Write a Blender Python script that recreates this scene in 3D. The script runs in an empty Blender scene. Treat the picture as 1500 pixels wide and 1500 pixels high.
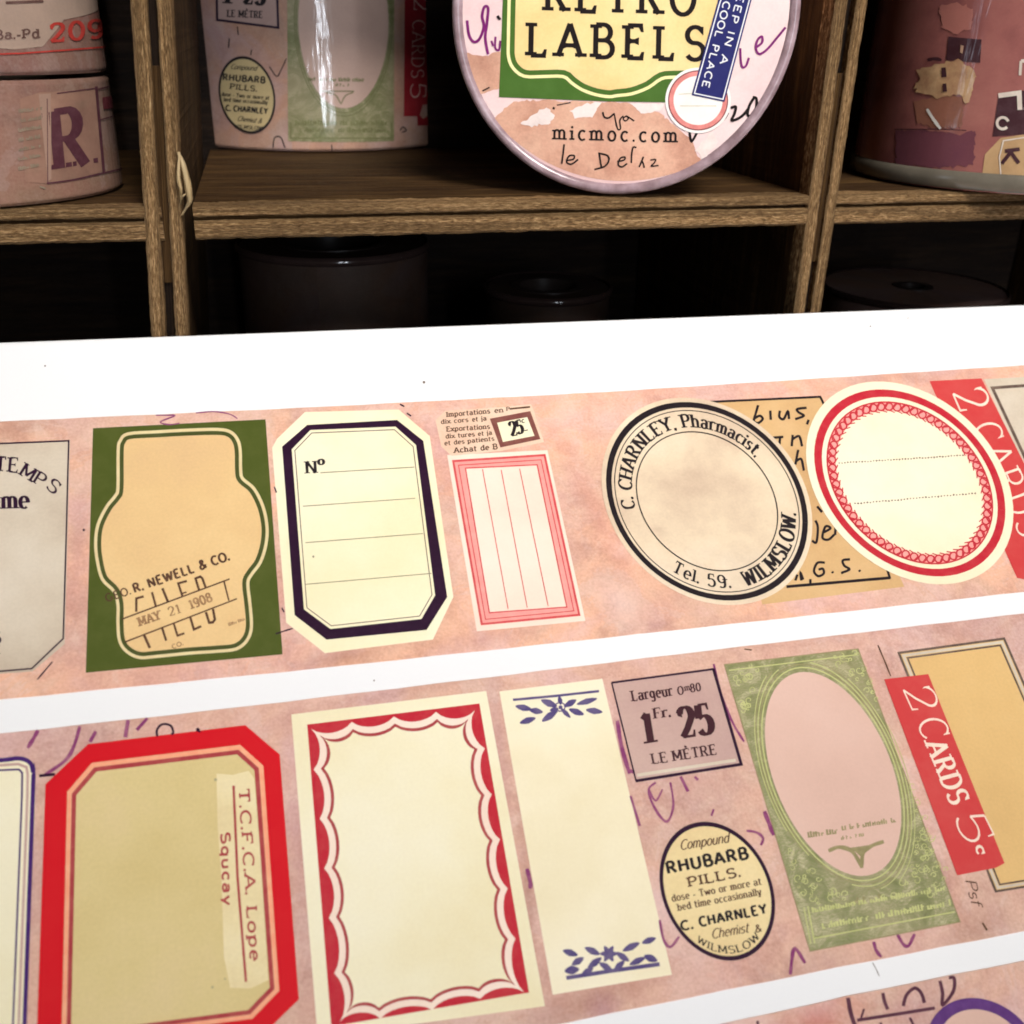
import bpy, math, random
import numpy as np
from mathutils import Vector, Matrix
from mathutils.geometry import tessellate_polygon, delaunay_2d_cdt
from mathutils import noise as mnoise

random.seed(7)
S = bpy.context.scene
COL = S.collection

# ------------------------------------------------------------------ camera
FPX, CX, CY = 1480.0, 750.0, 750.0          # focal length and centre in photograph pixels (1500 x 1500)
CAM = np.array([0.0, 0.0, 0.106])           # 106 mm above the table top
dn = np.array([-58.0, 3130.0, 1480.0]); dn /= np.linalg.norm(dn)     # world down in camera axes (x right, y down, z forward)
fw = np.array([0, 0, 1.0]); yw = fw - (fw @ dn) * dn; yw /= np.linalg.norm(yw)
xw = np.cross(dn, yw); xw = xw if xw[0] > 0 else -xw
C2W = np.array([xw, yw, -dn])               # camera axes -> world axes

def ray(px, py):
    return C2W @ np.array([(px - CX) / FPX, (py - CY) / FPX, 1.0])

cd = bpy.data.cameras.new('camera'); cam = bpy.data.objects.new('camera', cd); COL.objects.link(cam)
Rm = C2W @ np.diag([1.0, -1.0, -1.0])
cam.matrix_world = Matrix([list(Rm[i]) + [CAM[i]] for i in range(3)] + [[0, 0, 0, 1]])
cd.sensor_width = 36; cd.lens = 36 * FPX / 1500.0
cd.clip_start = 0.002; cd.clip_end = 50
cd.dof.use_dof = True; cd.dof.focus_distance = 0.146; cd.dof.aperture_fstop = 36
S.camera = cam

# ------------------------------------------------------------------ world, lamps, exposure
W = bpy.data.worlds.new('World'); S.world = W; W.use_nodes = True
W.node_tree.nodes['Background'].inputs[0].default_value = (1.0, 0.80, 0.62, 1)
W.node_tree.nodes['Background'].inputs[1].default_value = 0.07

def area(name, loc, target, sx, sy, power, color):
    l = bpy.data.lights.new(name, 'AREA'); l.shape = 'RECTANGLE'; l.size = sx; l.size_y = sy
    l.energy = power; l.color = color
    o = bpy.data.objects.new(name, l); COL.objects.link(o); o.location = loc
    o.rotation_euler = (Vector(target) - Vector(loc)).to_track_quat('-Z', 'Y').to_euler()
    return o
key = area('room_lamp', (0.27, -0.34, 0.62), (0.03, 0.19, 0.145), 0.26, 0.22, 0.55, (1.0, 0.955, 0.90))
key.data.spread = math.radians(40)
for wx in (0.25, 0.37):
    area('window_pane_light', (wx, -0.75, 0.20), (0.02, 0.2, 0.12), 0.018, 0.64, 2.4, (0.84, 0.91, 1.0))
area('side_window_light', (-0.85, -0.30, 0.24), (0.1, 0.2, 0.10), 0.08, 0.40, 0.35, (0.74, 0.84, 1.0))
S.view_settings.view_transform = 'Standard'; S.view_settings.look = 'None'
S.cycles.filter_width = 1.8
S.view_settings.exposure = 0.0; S.view_settings.gamma = 1.0
try: S.view_settings.use_curve_mapping = False
except Exception: pass

# ------------------------------------------------------------------ object helpers
def lin(v):
    v = v / 255.0
    return v / 12.92 if v <= 0.04045 else ((v + 0.055) / 1.055) ** 2.4
def col(r, g, b, e=1.12):
    return tuple(min(0.92, lin(x) / e) for x in (r, g, b))

def tag(o, label=None, cat=None, group=None, kind=None):
    for k, v in (('label', label), ('category', cat), ('group', group), ('kind', kind)):
        if v: o[k] = v
    return o

def root_loc(o):
    while o.parent: o = o.parent
    return np.array(o.location)

def link(name, verts, faces, mat, parent=None, uvs=None, smooth=False, loc=None):
    """one mesh object; verts in world metres, shifted to the root thing's origin"""
    off = root_loc(parent) if parent else (np.array(loc) if loc is not None else np.zeros(3))
    m = bpy.data.meshes.new(name)
    V = np.asarray(verts, float) - off
    m.from_pydata([tuple(v) for v in V], [], [tuple(f) for f in faces])
    if uvs is not None:
        uv = m.uv_layers.new(name='UVMap')
        li = np.zeros(len(m.loops), dtype=np.int32); m.loops.foreach_get('vertex_index', li)
        uv.data.foreach_set('uv', np.asarray(uvs, np.float32)[li].ravel())
    if smooth:
        for p in m.polygons: p.use_smooth = True
    m.materials.append(mat)
    o = bpy.data.objects.new(name, m); COL.objects.link(o)
    if parent: o.parent = parent
    else: o.location = tuple(off)
    return o

def thing(name, label, cat, loc, group=None):
    o = bpy.data.objects.new(name, None); COL.objects.link(o); o.location = tuple(loc); o.empty_display_size = .01
    return tag(o, label, cat, group)

# ------------------------------------------------------------------ surfaces that carry print
class Plane:
    def __init__(s, O, U, V, Nn): s.O, s.U, s.V, s.N = map(lambda q: np.array(q, float), (O, U, V, Nn))
    def to2d(s, p):
        r = ray(*p); t = ((s.O - CAM) @ s.N) / (r @ s.N); q = CAM + t * r - s.O
        return (q @ s.U, q @ s.V)
    def to3d(s, a, lift=0.0): return s.O + a[0] * s.U + a[1] * s.V + lift * s.N
    curved = False
class Cyl:
    def __init__(s, c, R): s.c = np.array(c, float); s.R = R
    def to2d(s, p):
        r = ray(*p); d = r[:2]; o = CAM[:2] - s.c
        A = d @ d; B = o @ d; Cc = o @ o - s.R ** 2; D = B * B - A * Cc
        t = (-B - math.sqrt(max(D, 0))) / A
        q = o + t * d; ph = math.atan2(q[0], -q[1])
        return (s.R * ph, CAM[2] + t * r[2])
    def to3d(s, a, lift=0.0):
        ph = a[0] / s.R; R = s.R + lift
        return np.array([s.c[0] + R * math.sin(ph), s.c[1] - R * math.cos(ph), a[1]])
    curved = True

# ------------------------------------------------------------------ stroke geometry (2D)
def stroke2d(pts, w, closed=False, cap=True):
    """quads along a polyline; w is a number or a list of widths"""
    P = [np.array(p, float) for p in pts]
    Q = [P[0]]; ws0 = list(w) if hasattr(w, '__len__') else [w] * len(P); ws = [ws0[0]]
    for p, ww in zip(P[1:], ws0[1:]):
        if np.hypot(*(p - Q[-1])) > 1e-6: Q.append(p); ws.append(ww)
    P = Q; n = len(P)
    if n < 2: return []
    if closed and np.hypot(*(P[0] - P[-1])) < 1e-6: P.pop(); ws.pop(); n -= 1
    D = []
    for i in range(n if closed else n - 1):
        d = P[(i + 1) % n] - P[i]; D.append(d / np.hypot(*d))
    L, Rr = [], []
    for i in range(n):
        if closed: d0, d1 = D[i - 1], D[i]
        else: d0 = D[i - 1] if i > 0 else D[0]; d1 = D[i] if i < n - 1 else D[-1]
        n0 = np.array([-d0[1], d0[0]]); n1 = np.array([-d1[1], d1[0]])
        m = n0 + n1; q = np.hypot(*m)
        m = n1 if q < 1e-3 else m / q
        k = 1 / max(0.45, m @ n1)
        p = P[i]
        if cap and not closed:
            if i == 0: p = p - D[0] * ws[0] * .12
            if i == n - 1: p = p + D[-1] * ws[-1] * .12
        L.append(p + m * k * ws[i] / 2); Rr.append(p - m * k * ws[i] / 2)
    out = []
    for i in range(n if closed else n - 1):
        j = (i + 1) % n; out.append([L[i], L[j], Rr[j], Rr[i]])
    return out

def smooth(pts, n=6, closed=False):
    P = [np.array(p, float) for p in pts]; m = len(P)
    if m < 3: return P
    out = []
    for i in range(m if closed else m - 1):
        g = (lambda k: P[k % m]) if closed else (lambda k: P[min(max(k, 0), m - 1)])
        p0, p1, p2, p3 = g(i - 1), g(i), g(i + 1), g(i + 2)
        for j in range(n):
            t = j / n
            out.append(0.5 * ((2 * p1) + (-p0 + p2) * t + (2 * p0 - 5 * p1 + 4 * p2 - p3) * t * t + (-p0 + 3 * p1 - 3 * p2 + p3) * t ** 3))
    if not closed: out.append(P[-1])
    return out

def inset(poly, d):
    """move a closed polygon inwards by d (pixels)"""
    P = [np.array(p, float) for p in poly]; n = len(P)
    A = sum(P[i][0] * P[(i + 1) % n][1] - P[(i + 1) % n][0] * P[i][1] for i in range(n))
    sg = 1 if A > 0 else -1; out = []
    for i in range(n):
        d0 = P[i] - P[i - 1]; d1 = P[(i + 1) % n] - P[i]; d0 /= np.hypot(*d0); d1 /= np.hypot(*d1)
        n0 = np.array([-d0[1], d0[0]]) * sg; n1 = np.array([-d1[1], d1[0]]) * sg
        m = n0 + n1; m /= max(1e-6, np.hypot(*m)); out.append(P[i] + m * d / max(.5, m @ n1))
    return out

def T(crop_scale, ox, oy):
    """reads coordinates off an enlarged view of the photograph"""
    return lambda *pts: [(x / crop_scale + ox, y / crop_scale + oy) for x, y in pts]

class Ell:
    """oval as the photograph shows it: centre, half extents and slant, in pixels"""
    def __init__(s, cx, cy, ax, ay, rho): s.a = (cx, cy, ax, ay, rho)
    def p(s, t, k=1.0):
        cx, cy, ax, ay, r = s.a
        return (cx + k * ax * math.cos(t), cy + k * ay * (r * math.cos(t) + math.sqrt(1 - r * r) * math.sin(t)))
    def t(s, x, y):
        cx, cy, ax, ay, r = s.a; u = (x - cx) / ax; w = ((y - cy) / ay - r * u) / math.sqrt(1 - r * r)
        return math.atan2(w, u)
    def loop(s, k=1.0, n=72): return [s.p(2 * math.pi * i / n, k) for i in range(n)]

class Ink:
    def __init__(s, surf, lift): s.f, s.lift, s.v, s.fc, s.uv, s.k = surf, lift, [], [], [], 0
    def _add2(s, pts2, faces):
        b = len(s.v); l = s.lift + (s.k % 40) * 2.5e-7; s.k += 1
        for p in pts2: s.v.append(s.f.to3d(p, l)); s.uv.append((p[0], p[1]))
        s.fc += [[b + i for i in f] for f in faces]
    def polys(s, quads):
        for q in quads: s._add2([s.f.to2d(p) for p in q], [list(range(len(q)))])
        return s
    def strip(s, quads):
        return s.polys(quads)
    def line(s, pts, w, closed=False):
        if s.f.curved:                                       # follow the roll: no long chords
            P = [np.array(p, float) for p in pts]; P = P + [P[0]] if closed else P; Q = []
            for a, b in zip(P, P[1:]): m = max(1, int(np.hypot(*(b - a)) / 5)); Q += [a + (b - a) * j / m for j in range(m)]
            pts = Q if closed else Q + [P[-1]]
        return s.polys(stroke2d(pts, w, closed))
    def pen(s, pts, w, taper=True, closed=False):
        q = smooth(pts, 6, closed); n = len(q)
        ws = [w * (0.75 + 0.25 * math.sin(math.pi * min(1, max(0, (i + .5) / n))) + .12 * math.sin(i * .9)) if taper else w for i in range(n)]
        return s.polys(stroke2d(q, ws, closed))
    def dot(s, x, y, r, n=8):
        return s.polys([[(x + r * math.cos(6.2832 * i / n) * (1 + .15 * math.sin(3 * i)), y + r * math.sin(6.2832 * i / n)) for i in range(n)]])
    def fill(s, poly):
        P = [s.f.to2d(p) for p in poly]
        if not s.f.curved:
            tr = tessellate_polygon([[Vector((p[0], p[1], 0)) for p in P]])
            s._add2(P, [list(t) for t in tr]); return s
        n = len(P); Q = []
        for i in range(n):                                   # cut long edges so that they follow the curve
            a, b = np.array(P[i]), np.array(P[(i + 1) % n]); m = max(1, int(np.hypot(*(b - a)) / .0012))
            Q += [a + (b - a) * j / m for j in range(m)]
        xs = [q[0] for q in Q]; ys = [q[1] for q in Q]; G = []
        for x in np.arange(min(xs), max(xs), .0012):
            for y in np.arange(min(ys), max(ys), .006): G.append((x + .0003, y + .0003))
        v, e, f, *_ = delaunay_2d_cdt([Vector(q) for q in Q] + [Vector(g) for g in G], [(i, (i + 1) % len(Q)) for i in range(len(Q))], [], 1, 1e-7)
        s._add2([(p.x, p.y) for p in v], f); return s
    def ring(s, outer, inner):
        n = len(outer)
        return s.polys([[outer[i], outer[(i + 1) % n], inner[(i + 1) % n], inner[i]] for i in range(n)])
    # ---- lettering
    def glyphs(s, txt, style, size, length=None):
        polys, x = [], 0.0; st = STYLES[style]; items = []
        for ch in txt:
            w, strokes = GLYPH.get(ch, GLYPH[' ']); items.append((x, w, strokes, ch)); x += w + st['gap']
        tot = x - st['gap']
        kx = (length / (tot * size)) if length else 1.0
        for x0, w, strokes, ch in items:
            for q in glyph_polys(ch, strokes, st, kx):
                polys.append([((p[0] + x0 * kx) * size, p[1] * size) for p in q])
        return polys, tot * size * kx
    def text(s, txt, p0, p1, h, style='serif', up=None):
        """baseline from p0 to p1, capital height h (pixels); up = direction of the letters' tops"""
        p0, p1 = np.array(p0, float), np.array(p1, float); d = p1 - p0; L = np.hypot(*d); d /= L
        u = np.array([d[1], -d[0]]) if up is None else np.array(up, float) / np.hypot(*up)
        pl, _ = s.glyphs(txt, style, h, L)
        return s.polys([[p0 + q[0] * d + q[1] * u for q in poly] for poly in pl])
    def scrib(s, p0, p1, h, sd=1):
        """print too small to read: a row of uneven short strokes"""
        rnd = random.Random(sd); p0, p1 = np.array(p0, float), np.array(p1, float); d = p1 - p0; L = np.hypot(*d); d /= L; u = np.array([d[1], -d[0]]); x = 0
        while x < L:
            if rnd.random() < .16: x += h * .5; continue
            a = h * rnd.uniform(.45, 1.0); w = h * rnd.uniform(.22, .34)
            s.polys([[p0 + d * x, p0 + d * (x + w), p0 + d * (x + w) + u * a, p0 + d * x + u * a]])
            if rnd.random() < .7: y = rnd.choice((0, .3, .5)) * h; s.polys([[p0 + d * (x + w) + u * y, p0 + d * (x + w + h * .2) + u * y, p0 + d * (x + w + h * .2) + u * (y + h * .2), p0 + d * (x + w) + u * (y + h * .2)]])
            x += w + h * rnd.uniform(.1, .24)
        return s
    def arc_text(s, txt, el, t0, t1, k0, k1, style):
        """lettering along an oval from parameter t0 to t1; baseline at k0, tops at k1"""
        n = 60; ts = [t0 + (t1 - t0) * i / n for i in range(n + 1)]; km = (k0 + k1) / 2
        pts = [el.p(t, km) for t in ts]; cum = [0]
        for a, b in zip(pts, pts[1:]): cum.append(cum[-1] + math.dist(a, b))
        h = math.dist(el.p((t0 + t1) / 2, k0), el.p((t0 + t1) / 2, k1))
        pl, L = s.glyphs(txt, style, h, cum[-1])
        def mp(q): return el.p(float(np.interp(q[0], cum, ts)), k0 + (k1 - k0) * q[1] / h)
        return s.polys([[mp(q) for q in poly] for poly in pl])
    def build(s, name, mat, parent, label=None):
        o = link(name, s.v, s.fc, mat, parent, s.uv, smooth=s.f.curved)
        if label: o['label'] = label
        if name in ('handwriting', 'ink_mark', 'dust_speck', 'dotted_line'): o['kind'] = 'stuff'
        return o

# ------------------------------------------------------------------ letter skeletons
def arc(cx, cy, rx, ry, a0, a1, n=9):
    return [(cx + rx * math.cos(math.radians(a0 + (a1 - a0) * i / n)), cy + ry * math.sin(math.radians(a0 + (a1 - a0) * i / n))) for i in range(n + 1)]
XH = .68
GLYPH = {
 ' ': (.34, []), '.': (.14, [['dot', .07, .05]]), ',': (.16, [[(.09, .08), (.08, -.02), (.03, -.13)]]), '-': (.34, [[(.03, .34), (.31, .34)]]),
 "'": (.12, [[(.06, 1), (.05, .8)]]),
 '&': (.8, [[(.72, .02), (.26, .7)] + arc(.37, .83, .14, .17, 200, -40, 8) + [(.14, .38)] + arc(.3, .22, .2, .22, 150, 300, 7) + [(.62, .24), (.72, .45)]]),
 'A': (.8, [[(.04, 0), (.4, 1)], [(.4, 1), (.76, 0)], [(.17, .34), (.63, .34)]]),
 'B': (.7, [[(.12, 0), (.12, 1)], [(.12, 1), (.36, 1)] + arc(.36, .76, .22, .24, 90, -90) + [(.12, .52)], [(.12, .52), (.4, .52)] + arc(.4, .26, .25, .26, 90, -90) + [(.12, 0)]]),
 'C': (.72, [arc(.42, .5, .36, .5, 48, 312, 16)]),
 'D': (.76, [[(.12, 0), (.12, 1)], [(.12, 1), (.3, 1)] + arc(.3, .5, .4, .5, 90, -90, 14) + [(.12, 0)]]),
 'E': (.68, [[(.12, 0), (.12, 1)], [(.12, 1), (.6, 1)], [(.12, .52), (.48, .52)], [(.12, 0), (.63, 0)]]),
 'F': (.64, [[(.12, 0), (.12, 1)], [(.12, 1), (.6, 1)], [(.12, .52), (.46, .52)]]),
 'G': (.8, [arc(.42, .5, .36, .5, 48, 325, 16), [(.72, .06), (.72, .42)], [(.5, .42), (.8, .42)]]),
 'H': (.8, [[(.12, 0), (.12, 1)], [(.68, 0), (.68, 1)], [(.12, .52), (.68, .52)]]),
 'I': (.28, [[(.14, 0), (.14, 1)]]), 'J': (.5, [[(.36, 1), (.36, .22)] + arc(.2, .2, .16, .2, 0, -160, 8)]),
 'K': (.76, [[(.12, 0), (.12, 1)], [(.66, 1), (.12, .42)], [(.3, .6), (.7, 0)]]),
 'L': (.64, [[(.12, 0), (.12, 1)], [(.12, 0), (.6, 0)]]),
 'M': (.96, [[(.12, 0), (.12, 1)], [(.12, 1), (.48, .2)], [(.48, .2), (.84, 1)], [(.84, 1), (.84, 0)]]),
 'N': (.82, [[(.12, 0), (.12, 1)], [(.12, 1), (.7, 0)], [(.7, 0), (.7, 1)]]),
 'O': (.8, [['loop'] + arc(.4, .5, .36, .5, 0, 360, 22)[:-1]]),
 'P': (.66, [[(.12, 0), (.12, 1)], [(.12, 1), (.36, 1)] + arc(.36, .74, .24, .26, 90, -90) + [(.12, .48)]]),
 'R': (.76, [[(.12, 0), (.12, 1)], [(.12, 1), (.36, 1)] + arc(.36, .75, .23, .25, 90, -90) + [(.12, .5)], [(.36, .5), (.68, 0)]]),
 'S': (.66, [arc(.33, .75, .25, .25, 35, 250, 12) + arc(.33, .26, .27, .26, 72, -150, 12)]),
 'T': (.72, [[(.36, 0), (.36, 1)], [(.04, 1), (.68, 1)]]),
 'U': (.8, [[(.12, 1), (.12, .3)] + arc(.4, .3, .28, .3, 180, 360, 12) + [(.68, 1)]]),
 'V': (.76, [[(.04, 1), (.38, 0)], [(.38, 0), (.72, 1)]]), 'W': (1.06, [[(.04, 1), (.3, 0)], [(.3, 0), (.53, .9)], [(.53, .9), (.76, 0)], [(.76, 0), (1.02, 1)]]),
 'X': (.74, [[(.06, 1), (.68, 0)], [(.68, 1), (.06, 0)]]),
 'Y': (.76, [[(.04, 1), (.38, .48)], [(.72, 1), (.38, .48)], [(.38, .48), (.38, 0)]]),
 '0': (.62, [['loop'] + arc(.31, .5, .25, .5, 0, 360, 20)[:-1]]),
 '1': (.4, [[(.22, 0), (.22, 1)], [(.22, 1), (.06, .82)]]),
 '2': (.62, [arc(.3, .74, .23, .26, 165, -25, 10) + [(.3, .3), (.06, .02)], [(.06, .02), (.56, .02)]]),
 '3': (.6, [arc(.28, .76, .22, .24, 150, -80, 10), arc(.28, .27, .24, .27, 85, -150, 10)]),
 '5': (.62, [[(.52, 1), (.14, 1)], [(.14, 1), (.1, .55)], [(.1, .55)] + arc(.29, .31, .25, .31, 110, -150, 12)]),
 '8': (.62, [['loop'] + arc(.31, .76, .2, .23, 0, 360, 14)[:-1], ['loop'] + arc(.31, .27, .25, .27, 0, 360, 14)[:-1]]),
 '9': (.62, [['loop'] + arc(.31, .69, .24, .3, 0, 360, 16)[:-1], [(.55, .69), (.5, .25)] + arc(.29, .23, .2, .23, 0, -140, 8)]),
 'a': (.6, [arc(.28, .5, .2, .18, 160, 0, 7) + [(.48, .0)], ['loop'] + arc(.27, .2, .2, .2, 0, 360, 12)[:-1]]),
 'b': (.6, [[(.1, 0), (.1, 1)], ['loop'] + arc(.31, .34, .22, .34, 0, 360, 14)[:-1]]),
 'c': (.54, [arc(.31, .34, .24, .34, 45, 315, 12)]),
 'd': (.62, [[(.52, 0), (.52, 1)], ['loop'] + arc(.3, .34, .22, .34, 0, 360, 14)[:-1]]),
 'e': (.56, [[(.07, .36), (.5, .36)] + arc(.29, .34, .22, .34, 5, 310, 13)]),
 'f': (.4, [[(.14, 0), (.14, .8)] + arc(.28, .8, .14, .2, 180, 50, 6), [(.02, XH), (.34, XH)]]),
 'g': (.6, [['loop'] + arc(.28, .38, .21, .3, 0, 360, 12)[:-1], [(.5, XH), (.5, 0)] + arc(.3, -.08, .2, .2, 0, -150, 8)]),
 'h': (.62, [[(.1, 0), (.1, 1)], arc(.3, .44, .2, .24, 180, 0, 8) + [(.5, 0)]]),
 'i': (.22, [[(.11, 0), (.11, XH)], ['dot', .11, .9]]),
 'j': (.28, [[(.16, XH), (.16, -.15), (.02, -.25)], ['dot', .16, .9]]),
 'k': (.6, [[(.1, 0), (.1, 1)], [(.48, XH), (.1, .3)], [(.25, .42), (.52, 0)]]),
 'l': (.22, [[(.11, 0), (.11, 1)]]),
 'm': (.9, [[(.1, 0), (.1, XH)], arc(.27, .46, .17, .22, 180, 0, 7) + [(.44, 0)], arc(.61, .46, .17, .22, 180, 0, 7) + [(.78, 0)]]),
 'n': (.62, [[(.1, 0), (.1, XH)], arc(.3, .44, .2, .24, 180, 0, 8) + [(.5, 0)]]),
 'o': (.6, [['loop'] + arc(.3, .34, .24, .34, 0, 360, 16)[:-1]]),
 'p': (.62, [[(.1, -.28), (.1, XH)], ['loop'] + arc(.32, .34, .22, .34, 0, 360, 14)[:-1]]),
 'q': (.6, [[(.5, -.28), (.5, XH)], ['loop'] + arc(.29, .34, .22, .34, 0, 360, 14)[:-1]]),
 'r': (.46, [[(.1, 0), (.1, XH)], arc(.3, .44, .2, .24, 180, 40, 6)]),
 's': (.5, [arc(.25, .51, .17, .17, 35, 250, 8) + arc(.25, .18, .18, .18, 70, -150, 8)]),
 't': (.42, [[(.16, .92), (.16, .14)] + arc(.28, .14, .12, .14, 180, 310, 6), [(.02, XH), (.36, XH)]]),
 'u': (.62, [[(.1, XH), (.1, .24)] + arc(.3, .24, .2, .24, 180, 360, 8), [(.5, XH), (.5, 0)]]),
 'v': (.58, [[(.04, XH), (.29, 0)], [(.29, 0), (.54, XH)]]),
 'w': (.82, [[(.04, XH), (.22, 0)], [(.22, 0), (.41, .6)], [(.41, .6), (.6, 0)], [(.6, 0), (.78, XH)]]),
 'x': (.56, [[(.04, XH), (.52, 0)], [(.52, XH), (.04, 0)]]),
 'y': (.58, [[(.04, XH), (.3, 0)], [(.54, XH), (.2, -.28)]]),
 'È': (.68, [[(.12, 0), (.12, 1)], [(.12, 1), (.6, 1)], [(.12, .52), (.48, .52)], [(.12, 0), (.63, 0)], [(.26, 1.3), (.44, 1.14)]]),
 'º': (.4, [['loop'] + arc(.2, .78, .14, .2, 0, 360, 12)[:-1]]),
 '¢': (.34, [arc(.2, .74, .13, .2, 45, 315, 9)]),
}
STYLES = {
 'serif':  dict(v=.20, h=.095, ser=.12, st=.08, gap=.12, slant=0),
 'didone': dict(v=.25, h=.085, ser=.12, st=.07, gap=.08, slant=0),
 'type':   dict(v=.16, h=.13, ser=.10, st=.11, gap=.30, slant=0),
 'slab':   dict(v=.24, h=.15, ser=.12, st=.14, gap=.12, slant=0),
 'sans':   dict(v=.2, h=.17, ser=0, st=0, gap=.16, slant=0),
 'bold':   dict(v=.28, h=.22, ser=0, st=0, gap=.14, slant=0),
 'script': dict(v=.14, h=.09, ser=0, st=0, gap=.02, slant=.35),
 'thin':   dict(v=.09, h=.05, ser=.1, st=.05, gap=.14, slant=0),
}
def glyph_polys(ch, strokes, st, kx):
    out = []; lower = ch.islower()
    def add(pts, closed=False):
        P = [(x * kx + y * st['slant'], y) for x, y in pts]; n = len(P); ws = []
        for i in range(n):
            a = P[i - 1] if (closed or i > 0) else P[i]; b = P[(i + 1) % n] if (closed or i < n - 1) else P[i]
            dx, dy = b[0] - a[0], b[1] - a[1]; q = math.hypot(dx, dy) or 1
            ws.append(st['h'] + (st['v'] - st['h']) * abs(dy / q) ** 1.3)
        out.extend(stroke2d(P, ws, closed, cap=False))
    lines = [s for s in strokes if s and not isinstance(s[0], str)]
    for s in strokes:
        if s[0] == 'dot':
            r = st['v'] * .55; out.append([(s[1] * kx + r * math.cos(a * .7854), s[2] + r * math.sin(a * .7854)) for a in range(8)]); continue
        if s[0] == 'loop': add(s[1:], True); continue
        add(s)
        if not st['ser']: continue
        for e, nb in ((s[0], s[1]), (s[-1], s[-2])):
            dx, dy = e[0] - nb[0], e[1] - nb[1]; vert = abs(dy) > 1.2 * abs(dx)
            touch = any(o is not s and min(math.dist(e, q) for q in o) < .05 for o in lines)
            if ch == '1' and e[1] > .5: continue
            if vert and min(abs(e[1]), abs(e[1] - 1), abs(e[1] - XH), abs(e[1] + .28)) < .02 and (abs(dx) < .02 or not touch):
                w = st['ser'] + st['v'] / 2; X = e[0] * kx; y = e[1]; up = 1 if dy < 0 else -1
                x0, x1 = X - w, X + w
                if lower and y > .5: x1 = X + st['v'] * .3
                out.append([(x0, y), (x1, y), (x1, y + up * st['st']), (x0, y + up * st['st'])])
            elif not vert and not touch and len(s) == 2:
                X = e[0] * kx; t = st['st'] * 1.1; hh = .2 if abs(e[1]) < .1 else (-.2 if e[1] > .9 else .12)
                sg = 1 if dx > 0 else -1
                if abs(hh) > .15: out.append([(X, e[1]), (X - sg * t * 1.3, e[1]), (X - sg * t * .5, e[1] + hh), (X + sg * t * .2, e[1] + hh)])
                else: out.append([(X, e[1] - hh), (X, e[1] + hh), (X - sg * t, e[1] + hh * .6), (X - sg * t, e[1] - hh * .6)])
            elif len(s) > 6 and not touch and abs(e[1] - .87) < .12 and not lower:
                X = e[0] * kx; t = st['v'] * .6
                out.append([(X - t / 2, e[1] + .12), (X + t / 2, e[1] + .12), (X + t / 2, e[1] - .14), (X - t / 2, e[1] - .06)])
    return out

# ------------------------------------------------------------------ materials (all node based)
class MB:
    def __init__(s, name):
        s.m = bpy.data.materials.new(name); s.m.use_nodes = True; s.t = s.m.node_tree; s.N = s.t.nodes
        s.b = s.N['Principled BSDF']
    def n(s, typ, **kw):
        o = s.N.new(typ)
        for k, v in kw.items():
            if k in ('operation', 'blend_type', 'data_type', 'noise_dimensions', 'feature', 'wave_type', 'bands_direction', 'interpolation', 'clamp'): setattr(o, k, v)
            else: s.set(o.inputs[k], v)
        return o
    def set(s, sock, v):
        if hasattr(v, 'is_output'): s.t.links.new(v, sock)
        elif isinstance(v, tuple) and len(v) == 3 and sock.type == 'RGBA': sock.default_value = (*v, 1)
        else: sock.default_value = v
    def uv(s, sx=1, sy=1):
        c = s.N.new('ShaderNodeTexCoord'); m = s.N.new('ShaderNodeMapping'); s.t.links.new(c.outputs['UV'], m.inputs[0])
        m.inputs['Scale'].default_value = (sx, sy, 1); return m.outputs[0]
    def noise(s, scale, detail=4, rough=.55, vec=None, dist=0, off=0):
        v = vec if vec is not None else s.uv()
        if off:
            mm = s.N.new('ShaderNodeMapping'); s.t.links.new(v, mm.inputs[0]); mm.inputs['Location'].default_value = (off, off * .7, 0); v = mm.outputs[0]
        o = s.n('ShaderNodeTexNoise', Scale=scale, Detail=detail, Roughness=rough, Distortion=dist); s.t.links.new(v, o.inputs['Vector'])
        return o.outputs['Fac']
    def ramp(s, fac, stops):
        r = s.N.new('ShaderNodeValToRGB'); s.t.links.new(fac, r.inputs[0]); e = r.color_ramp.elements
        while len(e) < len(stops): e.new(.5)
        for q, (p, c) in zip(e, stops): q.position = p; q.color = (*c, 1) if isinstance(c, tuple) else (c, c, c, 1)
        return r.outputs[0]
    def mix(s, fac, a, b, mode='MIX'):
        o = s.N.new('ShaderNodeMix'); o.data_type = 'RGBA'; o.blend_type = mode
        s.set(o.inputs['Factor'], fac); s.set(o.inputs[6], a); s.set(o.inputs[7], b); return o.outputs[2]
    def bump(s, h, dist, strength=1.0):
        o = s.N.new('ShaderNodeBump'); o.inputs['Distance'].default_value = dist; o.inputs['Strength'].default_value = strength
        s.t.links.new(h, o.inputs['Height']); return o.outputs[0]
    def done(s, color, rough=.5, spec=.3, bump=None):
        s.set(s.b.inputs['Base Color'], color); s.set(s.b.inputs['Roughness'], rough); s.b.inputs['Specular IOR Level'].default_value = spec
        if bump is not None: s.t.links.new(bump, s.b.inputs['Normal'])
        return s.m

def film(M):
    """wrinkled shrink film over a roll: a clear coat whose relief runs along the roll"""
    h = M.noise(1.0, 3, .5, M.uv(420, 42), .6); h2 = M.noise(1.0, 2, .5, M.uv(90, 14), .3)
    a = M.n('ShaderNodeMath', operation='ADD'); M.t.links.new(h, a.inputs[0]); M.t.links.new(h2, a.inputs[1])
    M.b.inputs['Coat Weight'].default_value = 1.0; M.b.inputs['Coat Roughness'].default_value = .085
    M.t.links.new(M.bump(a.outputs[0], .00013, 1.0), M.b.inputs['Coat Normal'])

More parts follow.
